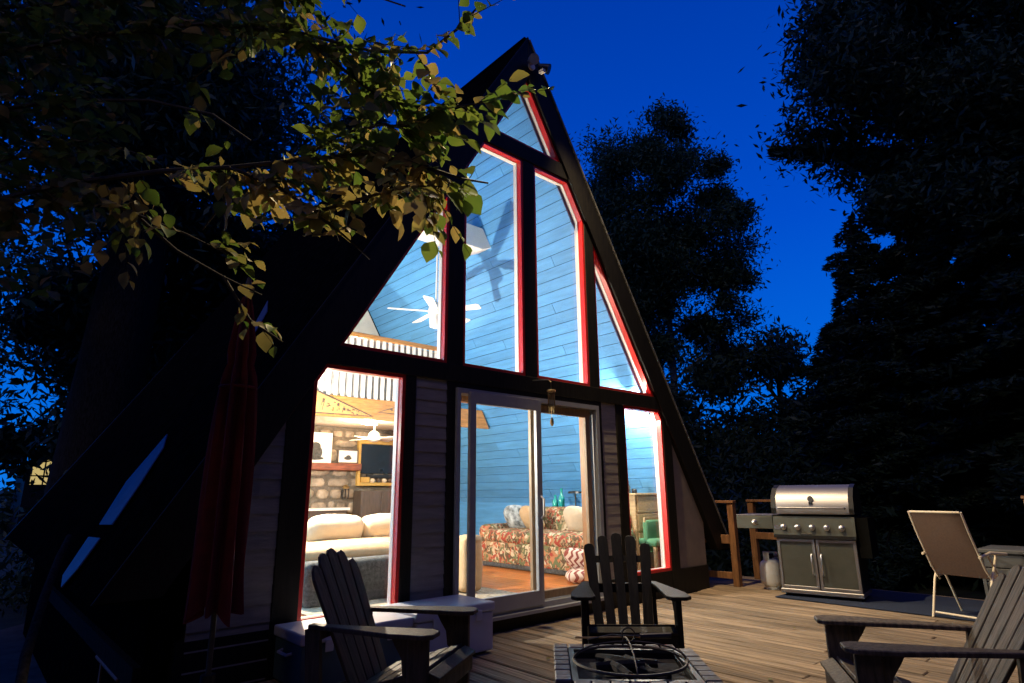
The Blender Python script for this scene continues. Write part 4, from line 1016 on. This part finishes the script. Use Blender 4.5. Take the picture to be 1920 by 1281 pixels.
# behind the cabin and left
conifer('dark fir rising behind the left slope of the cabin roof', 3.1, 10.6, 15.6, 2.6, M['crown_b'], 30000, .13, seed=31, base=.3)
broadleaf('tall thick tree standing behind the cabin at the left', -1.4, 15.5, 15.5,
          [(0, 0, 13.5, 2.6, 3), (1.6, -.4, 11.0, 2.6, 2.8), (-.9, 0, 10.0, 1.9, 3), (1.0, 0, 7.0, 3.0, 3.0), (2.8, 0, 8.0, 2.6, 3.4), (-1.0, 0, 6.2, 1.6, 2.6), (-1.0, 0, 3.4, 1.5, 2.4), (4.6, -1, 7.5, 2.6, 4.0), (3.2, -1, 4, 3, 3)], M['crown_b'], M['bark'], 120000, .19, .3)
t = thing('broadleaf_tree', 'massive old trunk of a bare-stemmed tree beside the left side of the cabin', 'tree', (-2.35, 12.2, -1.0))
MB().tube([(0, 0, 0), (.05, 0, 3), (.15, 0, 6), (.35, 0, 10), (.5, 0, 14)], [.95, .78, .70, .62, .45], 14).build('trunk', M['bark'], t, smooth=True)
lob = rng.normal(size=(30000, 3)) * np.array([2.0, 1.6, 1.6]) + np.array([.3, 0, 13.0]); quads('crown', lob, .15, M['crown_b'], t)
broadleaf('leafy tree hanging over the path at the far left', -5.6, 12.4, 13.0,
          [(0, 0, 9.6, 2.0, 2.0), (1.6, 0, 9.0, 1.6, 1.6), (.4, -1, 7.6, 1.7, .9), (1.4, 0, 6.3, 1.2, .8), (-.6, 0, 6.2, 1.8, .9), (-1.6, 1, 10, 2.2, 2.4), (.6, 0, 12.0, 2.4, 1.6), (.9, 0, 5.0, 1.0, .45), (-.5, 0, 4.4, 1.2, .35)], M['crown_b'], M['bark'], 8500, .13, .18)
broadleaf('distant tree low over the path at the left edge', -6.8, 24, 9.5, [(0, 0, 7.2, 2.4, 1.4), (1.4, 0, 5.8, 1.8, .7), (-1.5, 0, 5.5, 2.2, 1.0)], M['crown_b'], M['bark'], 4500, .15, .2)
# undergrowth and far woods
pts = []
for i in range(90):
    a = rng.uniform(-1.25, 1.75); d = rng.uniform(34, 60); cx, cy = -4.5 + math.sin(a) * d, -4.7 + math.cos(a) * d
    rr_ = rng.uniform(2.5, 5); hh = rng.uniform(1.2, 2.6) if a < .05 else rng.uniform(4.0, 8.5)
    if cx > -12 and cx < 2 and a < .10: hh = 1.4
    pts.append(np.array([cx, cy, -.9]) + np.abs(rng.normal(size=(900, 3))) * np.array([0, 0, hh * .5]) + rng.normal(size=(900, 3)) * np.array([rr_ * .5, rr_ * .5, .3]))
o = quads('far_wood', np.concatenate(pts), .38, M['crown_b']); o['kind'] = 'stuff'
pts = []
for i in range(150):
    a = rng.uniform(1.75, 5.03); d = rng.uniform(15, 24); cx, cy = -1 + math.sin(a) * d, -3 + math.cos(a) * d
    pts.append(np.array([cx, cy, -1]) + rng.uniform(0, 1, size=(330, 3)) * np.array([0, 0, rng.uniform(11, 17)]) + rng.normal(size=(330, 3)) * np.array([1.5, 1.5, .3]))
o = quads('woods_behind', np.concatenate(pts), .55, M['crown_b'], aspect=.9); o['kind'] = 'stuff'
pts = []
for i in range(46):
    f = i / 45; cx = 6.2 + 9 * f + rng.uniform(-1, 1); cy = 6.5 - 13 * f + rng.uniform(-1.5, 1.5); cx += 2.5 * math.sin(f * 3.1)
    rr_ = rng.uniform(.7, 1.4); pts.append(np.array([cx, cy, -.9]) + np.abs(rng.normal(size=(1300, 3))) * np.array([0, 0, rng.uniform(.7, 1.5)]) + rng.normal(size=(1300, 3)) * np.array([rr_, rr_, .2]))
for i in range(12):
    cx = -3.2 + i * .45 ; cy = 11 + (i % 3)
    pts.append(np.array([cx, cy, -.9]) + np.abs(rng.normal(size=(700, 3))) * np.array([0, 0, .8]) + rng.normal(size=(700, 3)) * np.array([.5, .8, .2]))
pts = np.concatenate(pts)
pts = pts[~((np.abs(pts[:, 0]) < 4.4) & (pts[:, 1] < 8.4)) & ~((pts[:, 0] < 5.0) & (pts[:, 1] < 1.0))]
o = quads('undergrowth', pts, .11, M['crown_b']); o['kind'] = 'stuff'

# neighbouring cabin with a lit gable
t = thing('neighbour_cabin', 'distant cabin with a yellow lit gable showing between the trees at far left', 'cabin', (.95, 34.5, -1.0))
MB().prism([(-3.1, 0), (3.1, 0), (3.1, 3.6), (0, 6.3), (-3.1, 3.6)], 'y', 0, 7).build('wall', M['black_wood'], t)
for s in (-1, 1): MB().prism([(0, 6.3), (s * 3.5, 3.25), (s * 3.5, 3.45), (0, 6.55)], 'y', -.5, 7.4).build('roof', M['roof'], t)
for i in range(4):
    x0 = -2.9 + i * .55
    w_ = MB().prism([(x0, 2.7), (x0 + .48, 2.7), (x0 + .48, 3.6 + (i + .6) * .42), (x0, 3.55 + i * .42)], 'y', -.03, -.005).build('window', M['lit_window'], t)
    MB().bb(x0 - .0, x0 + .48, -.05, -.031, 3.1, 3.16).build('muntin', M['black_wood'], w_)

# ------------------------------------------------------------------ the near tree whose leafy boughs hang over the picture
nt_ = thing('beech_tree', 'near tree at left, its large tan and green leaves hanging before the gable', 'tree', (-5.9, 1.2, -1.0))
O_ = Vector((-5.9, 1.2, -1.0))
MB().tube([(0, 0, 0), (.1, -.1, 2), (.35, -.35, 3.6), (.5, -.6, 5.4), (.6, -.5, 7.5)], [.24, .2, .17, .13, .08], 12).build('trunk', M['bark'], nt_, smooth=True)
BR = [
    [(-4.88,-0.23,2.66),(-4.37,-0.98,2.72),(-4.03,-1.49,2.70),(-3.78,-1.78,2.69),(-3.53,-2.02,2.72),(-3.26,-2.27,2.75),(-3.05,-2.44,2.68),(-2.87,-2.51,2.65),(-2.75,-2.56,2.65)],
    [(-3.78,-1.78,2.69),(-3.60,-1.97,2.57),(-3.47,-2.11,2.42),(-3.35,-2.18,2.32),(-3.23,-2.25,2.20)],
    [(-5.00,-0.05,3.69),(-4.42,-0.74,3.77),(-3.90,-1.34,3.77),(-3.51,-1.79,3.64),(-3.22,-2.13,3.46),(-3.04,-2.40,3.38),(-2.94,-2.54,3.50),(-2.88,-2.62,3.61)],
    [(-3.51,-1.79,3.64),(-3.33,-2.00,3.37),(-3.17,-2.20,3.13),(-2.95,-2.38,3.09),(-2.81,-2.52,3.11),(-2.67,-2.60,3.19)],
    [(-4.94,-0.12,3.31),(-4.44,-0.72,3.34),(-4.08,-1.16,3.27),(-3.82,-1.48,3.13),(-3.67,-1.69,2.93)],
    [(-4.37,-0.98,2.72),(-4.07,-1.20,2.56),(-3.85,-1.37,2.45),(-3.66,-1.50,2.34)],
    [(-4.07,-1.20,2.56),(-3.85,-1.20,2.41),(-3.61,-1.25,2.30),(-3.43,-1.37,2.20)],
    [(-3.61,-1.25,2.30),(-3.46,-1.31,2.06),(-3.30,-1.40,1.94)],
    [(-3.53,-2.02,2.72),(-3.35,-2.10,2.91),(-3.20,-2.25,2.95),(-3.03,-2.40,2.93)],
    [(-3.26,-2.27,2.75),(-3.14,-2.39,2.59),(-3.05,-2.45,2.51)],
    [(-5.12,0.06,4.09),(-4.52,-0.60,4.05),(-3.99,-1.22,4.04),(-3.43,-1.85,4.02),(-3.08,-2.22,3.78)],
    [(-4.88,-0.18,2.92),(-4.53,-0.54,3.04),(-4.27,-0.91,3.07),(-4.09,-1.17,2.92)],
    [(-3.47,-2.11,2.42),(-3.28,-2.24,2.51),(-3.11,-2.35,2.59),(-2.97,-2.47,2.59)],
    [(-3.78,-1.78,2.69),(-3.75,-1.63,2.57),(-3.81,-1.53,2.43)],
    [(-3.51,-1.79,3.64),(-3.58,-1.64,3.78),(-3.78,-1.39,3.60),(-3.90,-1.24,3.45)]]
DENS = [2.2, 1.7, 2.2, 2.2, 1.4, 1.2, .45, .35, 2.6, 1.4, 2.2, 1.3, 2.2, .8, 1.4]
for k, b in enumerate(BR):
    b = [Vector(p) - O_ for p in b]
    if k in (0, 2, 4, 10, 11):
        b = [Vector((.42, -.45, b[0].z - .2 - (.4 if k else 0)))] + b
    n = len(b); MB().tube(b, [(.015 if k in (0, 2, 4, 10) else .008) * (1 - .85 * i / (n - 1)) + .0025 for i in range(n)], 6).build('bough', M['twig'], nt_, smooth=True)
def leaf_mesh(name, m, L=1.0, curl=.12, wd=.30, fold=.35, bend=.1):
    prof = [(0, 0), (.12, .34), (.32, .84), (.52, 1.0), (.74, .74), (.91, .26), (1.0, 0)]
    v = []; f = []
    for i, (u_, w_) in enumerate(prof):
        z = -curl * u_ * u_; y0 = bend * u_ * u_ * L
        v += [(u_ * L, y0 - w_ * wd * L, z * L + fold * w_ * wd * L + .02 * L * (i % 2)), (u_ * L, y0, z * L), (u_ * L, y0 + w_ * wd * L, z * L + fold * w_ * wd * L - .02 * L * (i % 2))]
    for i in range(6):
        b = 3 * i; f += [(b, b + 3, b + 4, b + 1), (b + 1, b + 4, b + 5, b + 2)]
    me = bpy.data.meshes.new(name); me.from_pydata(v, [], f); me.materials.append(m)
    for p_ in me.polygons: p_.use_smooth = True
    return me
LM = [leaf_mesh('leaf', M['leaf'], .090, .25, .37, .5, .12), leaf_mesh('leaf', M['leaf_tan'], .086, .35, .38, .25, -.15), leaf_mesh('leaf', M['leaf_tan'], .078, .10, .42, .6, .2), leaf_mesh('leaf', M['leaf'], .108, .20, .42, .3, -.08)]
leaves = []; tw = MB(); rl_ = random.Random(11)
# an open bay of sky has to stay free of leaves
def clear(p):
    v = Vector(p) - Vector((-4.5367, -4.7230, 1.1012)); q = m3.transposed() @ v
    return 1125.8 * q.x / -q.z + 960, 640.5 - 1125.8 * q.y / -q.z
BAYS = [(505, 165, 62, 78), (480, 270, 48, 50), (290, 190, 55, 40), (225, 130, 34, 30), (410, 250, 42, 26), (300, 245, 60, 26), (790, 25, 85, 38), (700, 20, 30, 22), (345, 375, 60, 20), (1000, 60, 110, 60), (985, 420, 110, 160), (985, 250, 42, 70), (740, 560, 85, 130), (600, 560, 90, 110), (350, 520, 90, 60), (250, 330, 70, 24), (640, 20, 50, 16), (880, 120, 40, 34)]
def open_sky(p):
    x, y = clear(p)
    return any(((x - a) / c) ** 2 + ((y - b) / d) ** 2 < 1 for a, b, c, d in BAYS)
for b, den in zip(BR, DENS):
    for i in range(len(b) - 1):
        A, B = Vector(b[i]), Vector(b[i + 1]); L = (B - A).length
        for j in range(max(2, int(L * 17 * den))):
            P = A.lerp(B, rl_.random()); dr = (B - A).normalized()
            dd = (dr * rl_.uniform(.1, 1.0) + Vector((rl_.gauss(0, .8), rl_.gauss(0, .8), rl_.gauss(-.15, .38)))).normalized()
            TL = rl_.uniform(.10, .36); E_ = P + dd * TL + Vector((0, 0, -.06 * TL / .3))
            if open_sky(E_) or open_sky(P.lerp(E_, .5)): continue
            tw.tube([P - O_, P.lerp(E_, .5) - O_, E_ - O_], [.0028, .002, .0012], 4)
            nl = max(3, int(TL / .042))
            for q in range(nl):
                f_ = (q + .6) / nl; base = P.lerp(E_, f_); side = 1 if q % 2 else -1
                out = (dd + dd.cross(Vector((0, 0, 1))).normalized() * side * rl_.uniform(.5, 1.2) + Vector((0, 0, rl_.gauss(-.30, .30)))).normalized()
                up = Vector((rl_.gauss(0, .38), rl_.gauss(0, .38), 1)).normalized(); up = (up - out * up.dot(out)).normalized()
                R = Matrix((out, up.cross(out), up)).transposed().to_4x4()
                s = rl_.choice((.55, .75, .9, 1.0, 1.15, 1.3)) * rl_.uniform(.85, 1.1)
                if open_sky(base + out * .05): continue
                leaves.append((Matrix.Translation(base - O_) @ R @ Matrix.Scale(s, 4), base))
# a ragged fringe of leaves behind, toward the trunk
for i in range(1500):
    base = Vector((rl_.uniform(-5.9, -4.15), rl_.uniform(-.9, 1.2), rl_.uniform(1.9, 5.2)))
    px_, py_ = clear(base)
    if py_ > 560 or open_sky(base): continue
    a = rl_.uniform(0, 6.28); out = Vector((math.cos(a), math.sin(a), rl_.gauss(-.2, .3))).normalized(); up = Vector((rl_.gauss(0, .4), rl_.gauss(0, .4), 1)); up = (up - out * up.dot(out)).normalized()
    leaves.append((Matrix.Translation(base - O_) @ Matrix((out, up.cross(out), up)).transposed().to_4x4() @ Matrix.Scale(rl_.uniform(.8, 1.3), 4), base))
o = tw.build('twigs', M['twig'], nt_); o['kind'] = 'stuff'
cp = Vector((-4.5367, -4.7230, 1.1012))
def vis(b):
    x, y = clear(b); return 0 < x < 1920 and 0 < y < 700
leaves.sort(key=lambda l: ((l[1] - cp).length if vis(l[1]) else 99))
near = leaves[:300]; rest = leaves[300:]
for i, (mt_, b) in enumerate(near):
    k = rl_.choice([1, 1, 2, 2, 0]) if b.z < 2.75 and b.x < -2.95 else rl_.choice([0, 3, 3, 1, 0])
    o = link('leaf', LM[k], nt_); o.matrix_local = mt_
for nm, sel, mk in (('foliage', 0, 'leaf'), ('tan_foliage', 1, 'leaf_tan')):
    V = []; F = []; src = LM[sel]; sv = [v.co.copy() for v in src.vertices]; sf = [tuple(p_.vertices) for p_ in src.polygons]
    for i, (mt_, b) in enumerate(rest):
        tan = (b.z < 2.75 and i % 3 != 0) or (b.z >= 2.75 and i % 4 == 0)
        if tan != bool(sel): continue
        o_ = len(V); V += [tuple(mt_ @ v) for v in sv]; F += [tuple(a + o_ for a in f) for f in sf]
    me = bpy.data.meshes.new(nm); me.from_pydata(V, [], F); me.materials.append(M[mk])
    for p_ in me.polygons: p_.use_smooth = True
    o = link(nm, me, nt_); o['kind'] = 'stuff'
print('LEAVES', len(leaves), 'objects', len(bpy.data.objects))
